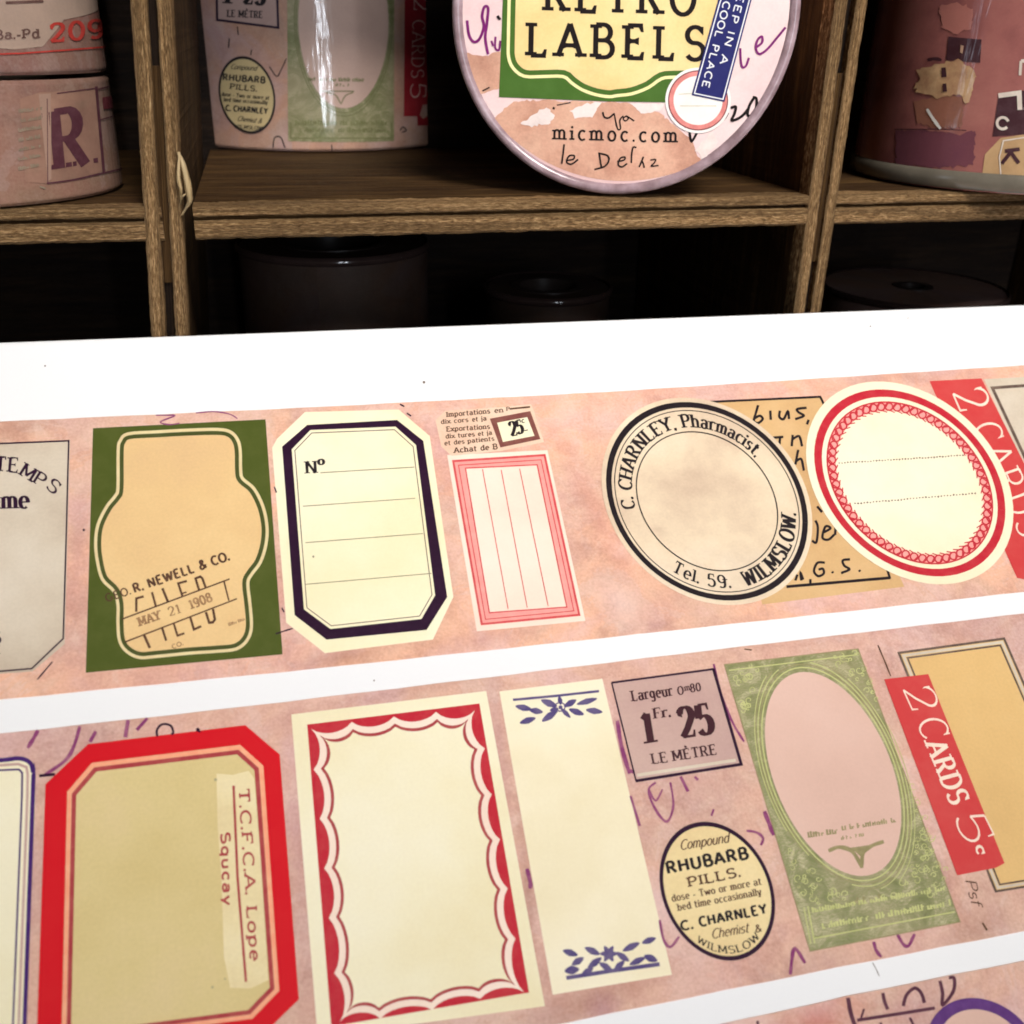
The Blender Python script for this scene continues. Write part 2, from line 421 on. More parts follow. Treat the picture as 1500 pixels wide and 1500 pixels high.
def paper(name, base, dark=None, light=None, blot=None, blot_amt=.35, scale=90, rough=.55, roll=False, seed=0, grain=.10):
    M = MB(name); k = lambda c, f: tuple(min(.92, x * f) for x in c)
    dark = dark or k(base, .86); light = light or k(base, 1.08)
    n1 = M.noise(scale, 5, .6, off=.37 * seed + .1)
    c = M.ramp(n1, [(.3, dark), (.5, base), (.7, light)])
    if blot:
        n2 = M.noise(scale * .55, 6, .62, off=1.3 + seed, dist=.4)
        c = M.mix(M.ramp(n2, [(.52, 0.0), (.70, blot_amt)]), c, blot)
    g = M.noise(2600, 3, .6); c = M.mix(grain, c, M.ramp(g, [(.3, k(base, .55)), (.7, k(base, 1.25))]), 'MIX')
    m = M.done(c, rough, .12, M.bump(g, .00002, .35))
    if roll: film(M)
    return m

def inkm(name, c, worn=.25, rough=.6, roll=False, alt=None, scale=500):
    M = MB(name); alt = alt or tuple(min(.9, x * 1.7 + .03) for x in c)
    f = M.ramp(M.noise(scale, 5, .65), [(.42, 0.0), (.66, worn)])
    m = M.done(M.mix(f, c, alt), rough, .12)
    if roll: film(M)
    return m

def tape_paper(name, seed, roll=False, mul=1.0, tone=None, spots=()):
    """old pink and peach letter paper with torn layers, soft stains and fine speckle"""
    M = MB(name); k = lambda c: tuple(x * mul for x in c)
    peach, pink, beige, brown, mauve = [k(c) for c in (tone or (col(246, 188, 156), col(242, 196, 186), col(230, 184, 158), col(156, 96, 78), col(192, 136, 148)))]
    a = M.noise(42, 5, .6, off=seed * 1.7 + .3, dist=.5)
    c = M.ramp(a, [(.30, pink), (.43, beige), (.53, peach), (.66, pink)])
    e = M.noise(95, 6, .68, off=seed + 4.1, dist=.8)                     # torn layers: a fairly crisp step
    c = M.mix(M.ramp(e, [(.545, 0.0), (.555, .30)]), c, k(col(236, 204, 192)))
    b = M.noise(75, 7, .72, off=seed * .9 + 7.7); c = M.mix(M.ramp(b, [(.54, 0.0), (.70, .55)]), c, brown)
    d = M.noise(33, 5, .6, off=seed + 11.2); c = M.mix(M.ramp(d, [(.50, 0.0), (.68, .42)]), c, mauve)
    rag = M.noise(330, 6, .7, off=3.3, dist=.6)
    for px, py, rx, ry, rot, cc_, amt in spots:                           # stains with a place of their own
        u, v = CARD.to2d((px, py)); u2, _ = CARD.to2d((px + 10, py)); sc = abs(u2 - u) / 10
        mp = M.N.new('ShaderNodeMapping'); mp.vector_type = 'TEXTURE'; M.t.links.new(M.uv(), mp.inputs[0])
        mp.inputs['Location'].default_value = (u, v, 0); mp.inputs['Rotation'].default_value = (0, 0, rot); mp.inputs['Scale'].default_value = (rx * sc, ry * sc * 1.15, 1)
        ln = M.N.new('ShaderNodeVectorMath'); ln.operation = 'LENGTH'; M.t.links.new(mp.outputs[0], ln.inputs[0])
        ad = M.n('ShaderNodeMath', operation='ADD'); M.t.links.new(ln.outputs['Value'], ad.inputs[0])
        ml = M.n('ShaderNodeMath', operation='MULTIPLY'); M.t.links.new(rag, ml.inputs[0]); ml.inputs[1].default_value = .9; M.t.links.new(ml.outputs[0], ad.inputs[1]); hf = M.n('ShaderNodeMath', operation='MULTIPLY'); M.t.links.new(ad.outputs[0], hf.inputs[0]); hf.inputs[1].default_value = .5
        c = M.mix(M.ramp(hf.outputs[0], [(.28, amt * .62), (.70, 0.0)]), c, k(cc_))
    mt = M.noise(210, 6, .75, off=seed + 21.0, dist=.7); c = M.mix(M.ramp(mt, [(.40, .24), (.54, 0.0)]), c, k(col(186, 122, 104))); c = M.mix(M.ramp(mt, [(.56, 0.0), (.68, .35)]), c, k(col(246, 214, 196)))
    s_ = M.noise(900, 4, .7, off=2.2); c = M.mix(M.ramp(s_, [(.64, 0.0), (.76, .45)]), c, brown)
    g = M.noise(2600, 3, .6); c = M.mix(.16, c, M.ramp(g, [(.3, k((.2, .13, .11))), (.7, k((.8, .62, .54)))]))
    m = M.done(c, .55, .12, M.bump(g, .00002, .35))
    if roll: film(M)
    return m

def wood(name, dark, mid, light, speck=.5, chip=0.0):
    M = MB(name)
    g = M.noise(1, 6, .65, M.uv(60, 700), .5); g2 = M.noise(1, 4, .6, M.uv(24, 150), .6); f = M.noise(1, 4, .7, M.uv(520, 1100), .3)
    if chip: g = M.mix(chip, g, M.noise(1, 5, .7, M.uv(760, 1250), .8))
    c = M.ramp(g, [(.38, dark), (.5, mid), (.62, light)] if chip else [(.32, dark), (.5, mid), (.68, light)])
    c = M.mix(M.ramp(g2, [(.42, .6), (.6, 0.0)]), c, dark)
    c = M.mix(M.ramp(f, [(.58, 0.0), (.70, speck)]), c, light)
    a = M.n('ShaderNodeMath', operation='ADD'); M.t.links.new(g, a.inputs[0]); M.t.links.new(f, a.inputs[1])
    return M.done(c, .7, .15, M.bump(a.outputs[0], .0005, .8))

MT = {}
MT['board'] = paper('white_card', (.80, .80, .81), (.785, .785, .80), (.815, .815, .82), scale=20, rough=.5, grain=.02)
MT['cream'] = paper('cream_label', col(251, 240, 204), col(245, 232, 190), col(252, 243, 215), scale=50, seed=1, grain=.05)
MT['ivory'] = paper('ivory_label', col(248, 236, 204), col(240, 226, 188), col(250, 241, 216), scale=45, seed=2, grain=.05)
MT['butter'] = paper('butter_label', col(246, 236, 202), col(240, 226, 184), col(249, 241, 214), scale=45, seed=3, grain=.06)
MT['greyp'] = paper('grey_label', col(214, 199, 178), col(198, 180, 160), col(222, 209, 190), scale=80, seed=4, blot=col(180, 160, 140), blot_amt=.4)
MT['tan'] = paper('tan_label', col(232, 195, 140), col(224, 186, 138), col(240, 206, 150), scale=60, seed=5)
MT['tan2'] = paper('tan_note', col(216, 176, 124), col(205, 163, 112), col(226, 188, 138), scale=70, seed=6, blot=col(180, 130, 90))
MT['ochre'] = paper('ochre_label', col(228, 188, 126), col(218, 178, 118), col(232, 196, 136), scale=50, seed=7)
MT['khaki'] = paper('khaki_label', col(222, 201, 144), col(214, 192, 132), col(228, 204, 156), scale=50, seed=8)
MT['khaki2'] = paper('pale_patch', col(238, 220, 172), col(228, 206, 158), col(242, 226, 184), scale=150, seed=9)
MT['sealp'] = paper('seal_paper', col(232, 210, 180), col(206, 180, 156), col(240, 222, 196), scale=75, seed=10, blot=col(176, 146, 128), blot_amt=.4)
MT['pinkp'] = paper('pink_paper', col(250, 226, 208), col(245, 216, 198), col(252, 232, 216), scale=60, seed=11, grain=.05)
MT['ovalp'] = paper('oval_paper', col(224, 186, 170), col(216, 178, 162), col(229, 193, 178), scale=50, seed=12, grain=.06)
MT['mauvep'] = paper('mauve_ticket', col(200, 166, 156), col(190, 154, 148), col(210, 178, 166), scale=70, seed=13)
MT['yellowp'] = paper('yellow_oval', col(240, 216, 162), col(228, 198, 146), col(244, 222, 172), scale=80, seed=14)
MT['green'] = inkm('green_print', col(78, 88, 34), .35, alt=col(96, 102, 50), scale=300)
MT['dkgreen'] = inkm('dark_green_line', col(72, 78, 38), .2)
MT['lightline'] = inkm('cream_line', col(226, 204, 156), .2)
MT['black'] = inkm('black_ink', (.014, .009, .012), .25, alt=(.04, .03, .03))
MT['brownink'] = inkm('brown_ink', col(84, 56, 44), .5, alt=col(128, 92, 66))
MT['fadeink'] = inkm('faded_ink', col(150, 112, 80), .6, alt=col(196, 156, 112))
MT['navy'] = inkm('navy_border', col(42, 15, 42), .3, alt=col(64, 34, 60))
MT['purple'] = inkm('purple_ink', col(134, 58, 108), .5, alt=col(190, 128, 146))
MT['violet'] = inkm('violet_ornament', col(84, 72, 122), .45, alt=col(138, 124, 152))
MT['red'] = inkm('red_print', col(192, 38, 54), .35, alt=col(206, 84, 84))
MT['bright'] = inkm('bright_red_print', col(212, 20, 34), .25, alt=col(216, 44, 44), scale=150)
MT['wine'] = inkm('wine_line', col(168, 60, 66), .4, alt=col(196, 110, 100))
MT['redlabel'] = inkm('red_strip', col(206, 66, 66), .35, alt=col(214, 96, 90), scale=200)
MT['pinkband'] = inkm('pink_band', col(246, 160, 152), .4, alt=col(248, 182, 172))
MT['rose'] = inkm('rose_line', col(214, 78, 82), .4, alt=col(232, 130, 122))
MT['peachline'] = inkm('peach_line', col(246, 164, 128), .3)
MT['white'] = inkm('white_letter', col(248, 226, 206), .3, alt=col(236, 176, 160))
MT['olive'] = inkm('grey_rule', col(140, 132, 104), .5, alt=col(200, 190, 150))
MT['taupe'] = inkm('taupe_frame', col(96, 78, 70), .5, alt=col(150, 128, 112))
MT['boxbrown'] = inkm('brown_frame', col(124, 72, 66), .4, alt=col(160, 112, 96))
MT['oliveink'] = inkm('olive_lettering', col(146, 136, 96), .5, alt=col(190, 176, 130))
MT['lime'] = inkm('pale_green_line', col(206, 206, 140), .5, alt=col(164, 170, 96))
def engraved(name, roll=False, mul=1.0):
    M = MB(name); k = lambda r, g, b: tuple(x * mul for x in col(r, g, b))
    w = M.n('ShaderNodeTexWave', wave_type='RINGS', Scale=900.0, Distortion=14.0, Detail=4.0); w.inputs['Detail Scale'].default_value = 1.2; M.t.links.new(M.uv(), w.inputs['Vector'])
    a = M.noise(260, 6, .7, dist=1.4); b = M.noise(60, 3, .5, off=3)
    c = M.ramp(a, [(.32, k(118, 120, 76)), (.5, k(152, 148, 108)), (.66, k(200, 188, 152))])
    c = M.mix(M.ramp(w.outputs['Fac'], [(.3, .0), (.7, .45)]), c, k(122, 134, 68))
    c = M.mix(M.ramp(b, [(.45, 0.0), (.65, .55)]), c, k(190, 172, 138))
    m = M.done(c, .52, .28)
    if roll: film(M)
    return m
MT['engrave'] = engraved('engraved_green')
MT['wood'] = wood('weathered_wood', (.022, .009, .003), (.066, .033, .010), (.14, .075, .026), .3)
MT['wood_edge'] = wood('pale_split_wood', (.050, .026, .009), (.23, .128, .052), (.64, .42, .21), .5, .8)
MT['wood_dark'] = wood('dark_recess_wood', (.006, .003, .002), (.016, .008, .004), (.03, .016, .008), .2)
MT['table'] = wood('table_wood', (.03, .018, .01), (.07, .04, .02), (.12, .075, .04), .2)
MT['splinter'] = wood('fresh_splinter', (.22, .14, .06), (.46, .34, .18), (.62, .5, .32), .3)

# ------------------------------------------------------------------ the leaning white card and its plane
BD = 0.12                                    # distance from the lens to the card's plane
dh = np.array([0.97335701, -0.07826192, 0.21552541]); dv = np.array([-0.17447159, -0.86268764, 0.47468906])
BU, BV = C2W @ dh, C2W @ dv; BN = np.cross(BU, BV); BN = BN if BN @ (-ray(750, 750)) > 0 else -BN
BO = CAM - BN * BD
CARD = Plane(BO, BU, BV, BN)
zb = (0.0006 - BO[2]) / BV[2]                # where the card's foot meets the table
top_v, lo_v, l_u, r_u = 0.0, zb + .001, -.42 * BD, 1.16 * BD
def card_top(u): return BD * (.8365 - .003 * (u / BD - .3))
# outline with slightly eased corners, 1.6 mm thick
TH = .0016
nU = 24; us = [l_u + (r_u - l_u) * i / nU for i in range(nU + 1)]
def slab(name, rows_top, rows_bot, mat, parent, lift0, lift1, surf, edge=.00015, tagd=None):
    """thin sheet between two edge polylines (2D), with rounded rims"""
    pr = []
    for (lt, ins) in ((lift0, 0), (lift1 - edge * .5, 0), (lift1, edge)):
        t = [(p[0], p[1] - ins) for p in rows_top]; b = [(p[0], p[1] + ins) for p in rows_bot]
        t[0] = (t[0][0] + ins, t[0][1]); t[-1] = (t[-1][0] - ins, t[-1][1]); b[0] = (b[0][0] + ins, b[0][1]); b[-1] = (b[-1][0] - ins, b[-1][1])
        pr.append((t + b[::-1], lt))
    n = len(pr[0][0]); V, F, UV = [], [], []
    for loop, lt in pr:
        for p in loop: V.append(surf.to3d(p, lt)); UV.append(p)
    for r in range(2):
        for i in range(n): j = (i + 1) % n; F.append([r * n + i, r * n + j, (r + 1) * n + j, (r + 1) * n + i][::-1])
    m = len(rows_top)
    for i in range(m - 1):
        a, b = i, i + 1; c, d = n - 1 - (i + 1), n - 1 - i
        F.append([2 * n + a, 2 * n + d, 2 * n + c, 2 * n + b]); F.append([a, b, c, d])
    return link(name, V, F, mat, parent, UV, loc=surf.to3d(((rows_bot[0][0] + rows_bot[-1][0]) / 2, rows_bot[0][1]), 0) if parent is None else None)
card = slab('mounting_card', [(u, card_top(u)) for u in us], [(u, lo_v) for u in us], MT['board'], None, -TH, 0.0, CARD, .0003)
tag(card, 'plain white card leaning at an angle under the printed tape strips', 'card')
sp = Ink(CARD, .00001)
for x, y, r in ((621, 560, 2), (66, 536, 1.3), (1275, 478, 1.2), (548, 997, 1.2), (1330, 466, .9)): sp.dot(x, y, r)
sp.pen([(1278, 1410), (1283, 1419), (1288, 1430)], 1.2)
sp.build('dust_speck', MT['taupe'], card)

# ------------------------------------------------------------------ washi strips on the card
B_, M_, P_, K_ = col(150, 88, 70), col(176, 118, 136), col(244, 214, 206), col(216, 146, 130)
DUST = (col(230, 182, 160), col(232, 190, 184), col(220, 178, 158), col(150, 96, 80), col(186, 134, 146))
MT['tape'] = [
    tape_paper('washi_print', 0, spots=((500, 962, 90, 26, .12, B_, .85), (655, 850, 22, 80, -.1, B_, .5), (868, 740, 26, 170, .2, K_, .8), (905, 880, 40, 60, .2, P_, .6), (560, 602, 60, 22, 0, P_, .7), (30, 628, 80, 22, .05, B_, .5),
        (820, 780, 70, 120, 0, K_, .35), (1180, 862, 60, 20, .1, B_, .4), (415, 880, 26, 90, 0, M_, .6), (890, 615, 90, 50, 0, P_, .5), (1340, 552, 110, 20, .06, B_, .45), (650, 610, 50, 36, 0, P_, .55), (720, 935, 120, 22, .1, M_, .4), (115, 800, 22, 120, 0, M_, .5), (1060, 570, 110, 26, 0, P_, .4))),
    tape_paper('washi_print', 1, tone=DUST, spots=((870, 1465, 150, 30, .2, B_, .8), (772, 1310, 16, 150, -.12, B_, .65), (885, 1482, 40, 30, 0, M_, .8), (1425, 1365, 80, 26, .2, B_, .6), (440, 1250, 36, 260, 0, M_, .5), (990, 1130, 120, 100, 0, M_, .45), (1180, 1230, 60, 100, 0, M_, .5),
        (40, 1082, 120, 30, .1, B_, .4), (1360, 1330, 90, 60, 0, K_, .3), (728, 1120, 24, 170, -.12, M_, .6), (1080, 1420, 160, 40, .2, K_, .3), (600, 1010, 220, 16, .12, B_, .4), (900, 1300, 30, 160, 0, K_, .4))),
    tape_paper('washi_print', 2, tone=DUST, spots=((1195, 1502, 110, 34, .2, col(190, 60, 52), .9), (1330, 1480, 60, 30, .2, M_, .6)))]
def edge2d(pts, u0, u1):
    q = sorted(CARD.to2d(p) for p in pts); us = [p[0] for p in q]; vs = [p[1] for p in q]
    out = [(u0, vs[0])] + [p for p in q if u0 < p[0] < u1] + [(u1, vs[-1])]
    xs = [u0 + (u1 - u0) * i / 40 for i in range(41)]
    return [(x, float(np.interp(x, [p[0] for p in out], [p[1] for p in out])) + .00004 * math.sin(x * 900)) for x in xs]
LT = .00010                                   # tape thickness
def strip(name, top, bot, mat, label, u0, u1):
    o = slab(name, edge2d(top, u0, u1), edge2d(bot, u0, u1), mat, None, .000004, LT, CARD, .00005)
    return tag(o, label, 'tape strip', 'printed paper tape strips stuck on the white card')
U0, U1 = -.40 * BD, 1.13 * BD
t1 = strip('washi_strip', [(0, 618), (450, 597.5), (880, 575), (1250, 551.5), (1500, 535.5)], [(0, 1025), (450, 981), (880, 935), (1250, 894.7), (1500, 867)], MT['tape'][0],
           'pink label tape with black pharmacist seal and dark green label, topmost on the card', U0, U1)
t2 = strip('washi_strip', [(0, 1075), (319, 1040), (420, 1028), (720, 992), (1040, 953), (1490, 900)], [(820, 1500), (1193, 1424), (1500, 1364)], MT['tape'][1],
           'pink label tape with scalloped red frame and pale green oval, below the seal strip', U0, U1)
d0 = edge2d([(1058, 1500), (1260, 1455), (1500, 1407)], U0, U1)
t3 = slab('washi_strip', d0, [(x, max(y - .0398, lo_v + .0012)) for x, y in d0], MT['tape'][2], None, .000004, LT, CARD, .00005)
tag(t3, 'pink tape strip mostly cut off at the bottom edge, showing a purple ring', 'tape strip', 'printed paper tape strips stuck on the white card')
L1, L2, L3, L4, L5 = [LT + .00002 * i for i in range(1, 6)]
def I(lift=L1, surf=CARD): return Ink(surf, lift)

# ---- strip 1 -----------------------------------------------------------------
A = T(3.0622, 0, 560)
lab = I(L1).fill([(-60, 653), (103, 645), (95, 944), (48, 984), (-60, 992)]).build('grey_label', MT['greyp'], t1, 'grey chamfered label with thin dark outline, cut by the left picture edge')
I(L2).line([(-60, 653), (101, 646.5), (97, 800), (93, 936), (47, 980), (-60, 989)], 2.4).build('border', MT['navy'], lab)
el = Ell(-20, 820, 150, 135, 0)
tx = I(L2); tx.text('TE', (-8, 690), (27, 693), 21, 'serif'); tx.text('M', (27, 695), (46, 707), 20, 'serif'); tx.text('P', (47, 706), (61, 715), 19, 'serif'); tx.text('S', (66, 713), (79, 726), 19, 'serif')
tx.text('me', (3, 746), (43, 745), 25, 'didone'); tx.text('s', (-8, 942), (2, 942), 22, 'serif'); tx.text('t', (-6, 958), (1, 958), 18, 'serif')
tx.build('lettering', MT['navy'], lab)

g = I(L1).fill([(136.5, 628), (389, 615), (414, 959), (126, 986)]).build('green_label', MT['green'], t1, 'dark green rectangular label with tan keyhole panel and date stamp')
kp = A((531, 310), (540, 265), (575, 234), (700, 225), (850, 217), (980, 214), (1035, 226), (1066, 260), (1078, 310), (1080, 400), (1090, 436), (1140, 480), (1180, 560), (1198, 650), (1193, 730), (1168, 810), (1128, 865), (1112, 905), (1122, 1000), (1128, 1100), (1108, 1160), (1060, 1198), (980, 1208), (850, 1217), (700, 1232), (625, 1236), (568, 1208), (537, 1160), (530, 1080), (530, 1000), (512, 940), (460, 885), (437, 800), (430, 720), (441, 640), (480, 560), (518, 512), (530, 475))
kp = smooth(kp, 4, True)
I(L2).line(kp, 4.6, True).build('border', MT['lightline'], g)
I(L2).line(inset(kp, 5.5), 4.6, True).build('border', MT['dkgreen'], g)
pan = I(L3).fill(inset(kp, 8.2)).build('panel', MT['tan'], g)
Bq = T(6, 150, 760)
def b1(*p): return Bq(*p)
st = I(L4)
st.text('R. NEWELL & CO.', b1((285, 655))[0], b1((1120, 365))[0], 12.5, 'bold'); st.text('GEO.', b1((40, 735))[0], b1((255, 665))[0], 11, 'sans')
for ln, w in (([(300, 820), (300, 705), (362, 688)], 21), ([(470, 768), (438, 652)], 20), ([(575, 728), (530, 618)], 22), ([(705, 685), (668, 573), (742, 553)], 20), ([(700, 662), (740, 650)], 14),
              ([(850, 628), (820, 530), (862, 513), (880, 530), (908, 606)], 21), ([(370, 1030), (418, 1138)], 24), ([(528, 968), (562, 1074)], 20),
              ([(630, 930), (662, 1032), (720, 1012)], 19), ([(773, 868), (806, 978), (868, 950)], 21), ([(912, 828), (940, 918), (972, 915), (990, 890), (974, 800)], 22)):
    st.line(b1(*ln), w / 6)
for ln, w in (([(172, 888), (1118, 535)], 13), ([(200, 1088), (1182, 708)], 13), ([(1070, 555), (1112, 722)], 15)): st.line(b1(*ln), w / 6)
st.build('stamp', MT['brownink'], g)
st = I(L4); st.text('MAY', b1((330, 950))[0], b1((520, 885))[0], 13, 'slab'); st.text('21', b1((592, 862))[0], b1((695, 830))[0], 13, 'serif'); st.text('1908', b1((782, 800))[0], b1((972, 725))[0], 13, 'slab')
st.scrib(b1((1112, 948))[0], b1((1262, 893))[0], 5, 6); st.text('CO.', b1((620, 1148))[0], b1((715, 1112))[0], 6, 'bold'); st.build('stamp', MT['fadeink'], g)

Cq = T(3, 380, 560)
lab = I(L1).fill(Cq((200, 133), (612, 122), (748, 238), (852, 945), (762, 1132), (288, 1192), (118, 1058), (56, 290), (78, 250))).build('octagon_label', MT['cream'], t1, 'cream octagonal label with thick navy border and ruled lines')
ro = Cq((210, 190), (605, 168), (720, 260), (825, 945), (735, 1090), (295, 1133), (155, 1025), (100, 285)); ri = Cq((224, 212), (598, 197), (688, 278), (772, 938), (712, 1042), (312, 1086), (196, 1000), (142, 297))
I(L2).ring(ro, ri).build('border', MT['navy'], lab)
I(L2).line(inset(ri, 4.5), 1.3, True).build('border', MT['taupe'], lab)
tx = I(L2); tx.text('N', Cq((203, 403))[0], Cq((254, 400))[0], 17.5, 'didone'); tx.text('º', Cq((258, 398))[0], Cq((290, 396))[0], 19, 'didone'); tx.build('lettering', MT['black'], lab)
ru = I(L2)
for a, b in (((268, 400), (680, 375)), ((192, 547), (684, 512)), ((203, 707), (718, 667)), ((203, 890), (755, 842))): ru.line(Cq(a, b), 1.3)
ru.dot(*Cq((237, 768))[0], 1.6); ru.build('rule_line', MT['olive'], lab)

Dq = T(9.375, 640, 580)
cl = I(L1).fill(Dq((-20, 340), (110, 210), (900, 160), (1290, 120), (1330, 210), (1470, 640), (880, 760), (200, 830), (60, 700))).build('price_clipping', paper('clipping_paper', col(240, 204, 178), col(230, 186, 160), col(244, 214, 190), scale=120, seed=21), t1, 'small newspaper clipping with a brown framed price')
tx = I(L2)
for s_, p0, p1, h in (('Importations', (130, 296), (730, 245), 66), ('en', (790, 240), (912, 232), 66), ('P', (950, 212), (1000, 208), 50), ('diz cors'.replace('z', 'x'), (55, 392), (432, 362), 60), ('et ja', (485, 360), (680, 342), 62),
                      ('Exportations', (130, 496), (728, 458), 66), ('dix tures', (120, 592), (520, 560), 60), ('et ja', (565, 556), (756, 538), 60), ('et des patients', (105, 686), (788, 620), 60), ('Achat de B', (235, 790), (832, 735), 72)):
    tx.text(s_, Dq(p0)[0], Dq(p1)[0], h / 9.375, 'slab')
tx.line(Dq((1000, 185), (1275, 158)), 2.5); tx.build('lettering', MT['brownink'], cl)
I(L2).ring(Dq((725, 320), (1280, 215), (1420, 600), (870, 715)), Dq((825, 375), (1238, 298), (1338, 555), (905, 640))).build('border', MT['boxbrown'], cl)
I(L2).fill(Dq((825, 375), (1238, 298), (1338, 555), (905, 640))).build('price_box', MT['cream'], cl)
tx = I(L3); tx.text('2', Dq((1020, 562))[0], Dq((1115, 545))[0], 21, 'didone', up=Dq((980, 360))[0] - np.array(Dq((1030, 562))[0])); tx.text('5', Dq((1105, 535))[0], Dq((1195, 515))[0], 20, 'didone', up=(-4, -20)); tx.text('c', Dq((1165, 380))[0], Dq((1205, 372))[0], 7, 'slab'); tx.line(Dq((1200, 484), (1245, 476)), 1.5); tx.build('lettering', MT['black'], cl)

lab = I(L1).fill(Cq((825, 322), (1265, 300), (1432, 1050), (955, 1096))).build('ruled_label', MT['pinkp'], t1, 'pale pink label with a double red frame and three upright lines')
o_, i_ = Cq((846, 345), (1256, 318), (1410, 1028), (973, 1070)), Cq((905, 380), (1220, 365), (1350, 990), (1010, 1015))
I(L2).ring(o_, i_).build('border', MT['pinkband'], lab)
bl = I(L3); bl.line(inset(o_, 1.5), 3.2, True); bl.line(inset(o_, 8), 1.5, True); bl.line(i_, 1.8, True)
for a, b in (((980, 385), (1092, 997)), ((1062, 388), (1176, 992)), ((1143, 383), (1268, 985))): bl.line(Cq(a, b), 1.2)
bl.build('rule_line', MT['rose'], lab)

Eq = T(3.75, 850, 540)
note = I(L1).fill([(1046, 589), (1204, 582), (1324, 860), (1116, 886)]).build('written_note', MT['tan2'], t1, 'tan handwritten note half hidden behind the two round seals')
nk = I(L2)
nk.line([(1030, 590), (1201, 582), (1207, 594)], 3.2); nk.line([(1152, 860), (1303, 847)], 4.2); nk.line([(1299, 835), (1303, 848)], 3.5)
for p in (((975, 205), (962, 250), (952, 290), (975, 302), (1000, 280), (985, 262), (958, 275)), ((1042, 235), (1045, 282)), ((1095, 235), (1092, 268), (1115, 280), (1138, 238), (1145, 278)), ((1240, 218), (1190, 225), (1198, 243), (1226, 262), (1180, 280)), ((1252, 285), (1244, 308)),
          ((1058, 382), (1112, 378)), ((1096, 380), (1092, 418)), ((1165, 368), (1160, 428)), ((1163, 392), (1200, 374), (1216, 428)), ((1195, 450), (1180, 528)), ((1183, 512), (1212, 500), (1226, 562)),
          ((1290, 838), (1303, 875), (1295, 955), (1272, 948)), ((1330, 905), (1372, 880), (1345, 870), (1328, 930), (1360, 942), (1392, 915)), ((1400, 872), (1398, 915)), ((1400, 890), (1425, 880)), ((1300, 760), (1325, 790)),
          ((1340, 1068), (1300, 1070), (1282, 1115), (1305, 1142), (1335, 1128), (1330, 1102), (1308, 1106)), ((1382, 1118), (1386, 1124)), ((1478, 1050), (1440, 1056), (1448, 1085), (1476, 1105), (1432, 1125)), ((1530, 1110), (1534, 1116)),
          ((1180, 1165), (1190, 1135)), ((1212, 1165), (1208, 1125), (1222, 1160)), ((1262, 1160), (1262, 1180))):
    nk.pen(Eq(*p), 3.6, False)
nk.build('handwriting', MT['black'], note)

E1 = Ell(850 + 694 / 3.75, 540 + 732 / 3.75, 554 / 3.75, 545 / 3.75, .22)
seal = I(L3).fill(E1.loop(1.045)).build('round_seal', MT['sealp'], t1, 'round cream seal with black rings and pharmacist lettering')
bl = I(L4); bl.ring(E1.loop(1.0), E1.loop(.945)); bl.line(E1.loop(.915), 1.4, True); bl.line(E1.loop(.70), 1.8, True); bl.build('border', MT['black'], seal)
def et(E_, x, y): return E_.t(850 + x / 3.75, 540 + y / 3.75)
tx = I(L4)
t0 = et(E1, 262, 775) % 6.28318; t1_ = et(E1, 985, 468) % 6.28318
tx.arc_text('C. CHARNLEY, Pharmacist,', E1, t0, t1_ if t1_ > t0 else t1_ + 6.28318, .745, .875, 'serif')
tx.arc_text('Tel. 59.', E1, et(E1, 515, 1080), et(E1, 830, 1210), .87, .745, 'serif')
a_, b_ = et(E1, 885, 1150), et(E1, 1190, 800); tx.arc_text('WILMSLOW.', E1, a_, b_, .88, .735, 'serif')
tx.build('lettering', MT['black'], seal)

Fq = T(4.054, 1150, 530)
E2 = Ell(1150 + 737 / 4.054, 530 + 723 / 4.054, 567 / 4.054, 555 / 4.054, .30)
rs = I(L2).fill([(1361, 559), (1437, 555), (1575, 830), (1580, 868), (1489, 847)]).build('red_strip_label', MT['redlabel'], t1, 'red strip label with white lettering behind the red ringed oval')
tx = I(L3)
tx.text('2', (1393, 575), (1407, 607), 47, 'thin', up=(47, -12)); tx.text('CARDS', (1421, 627), (1495, 790), 40, 'thin', up=(40, -14)); tx.text('5', (1500, 798), (1520, 840), 44, 'thin', up=(40, -14)); tx.build('lettering', MT['white'], rs)
rl = I(L1).fill([(1441, 556), (1560, 549), (1646, 806), (1556, 815)]).build('beige_label', MT['greyp'], t1, 'beige label with a brown outline at the right picture edge')
I(L2).line([(1562, 561), (1453, 569), (1562, 802)], 4.4).build('border', MT['taupe'], rl)
ov = I(L4).fill(E2.loop(1.085)).build('oval_label', MT['ivory'], t1, 'ivory oval label with red ring, chain border and two dotted lines')
I(L4 + .00001).ring(E2.loop(.86), E2.loop(.775)).build('chain_band', MT['pinkband'], ov)
bl = I(L5); bl.ring(E2.loop(1.0), E2.loop(.92)); bl.line(E2.loop(.865), 2.2, True); 
for i in range(58):
    t = 2 * math.pi * i / 58; c = E2.p(t, .815); k = 5.6
    bl.line([(c[0] + k * math.cos(a), c[1] + k * math.sin(a)) for a in np.linspace(0, 6.2832, 10)[:-1]], 2.2, True)
    c = E2.p(t + .05, .80); bl.line([c, E2.p(t + .11, .855)], 2.0); bl.line([E2.p(t, .775), E2.p(t + .06, .755)], 1.6)
bl.build('border', MT['red'], ov)
dt = I(L5)
for a, b, n in (((318, 606), (1052, 560), 44), ((412, 846), (1125, 785), 40)):
    a, b = Fq(a)[0], Fq(b)[0]
    for i in range(n): f = i / (n - 1); dt.dot(a[0] + (b[0] - a[0]) * f, a[1] + (b[1] - a[1]) * f + random.uniform(-.5, .5), random.uniform(1.0, 1.5), 5)
dt.build('dotted_line', MT['brownink'], ov)
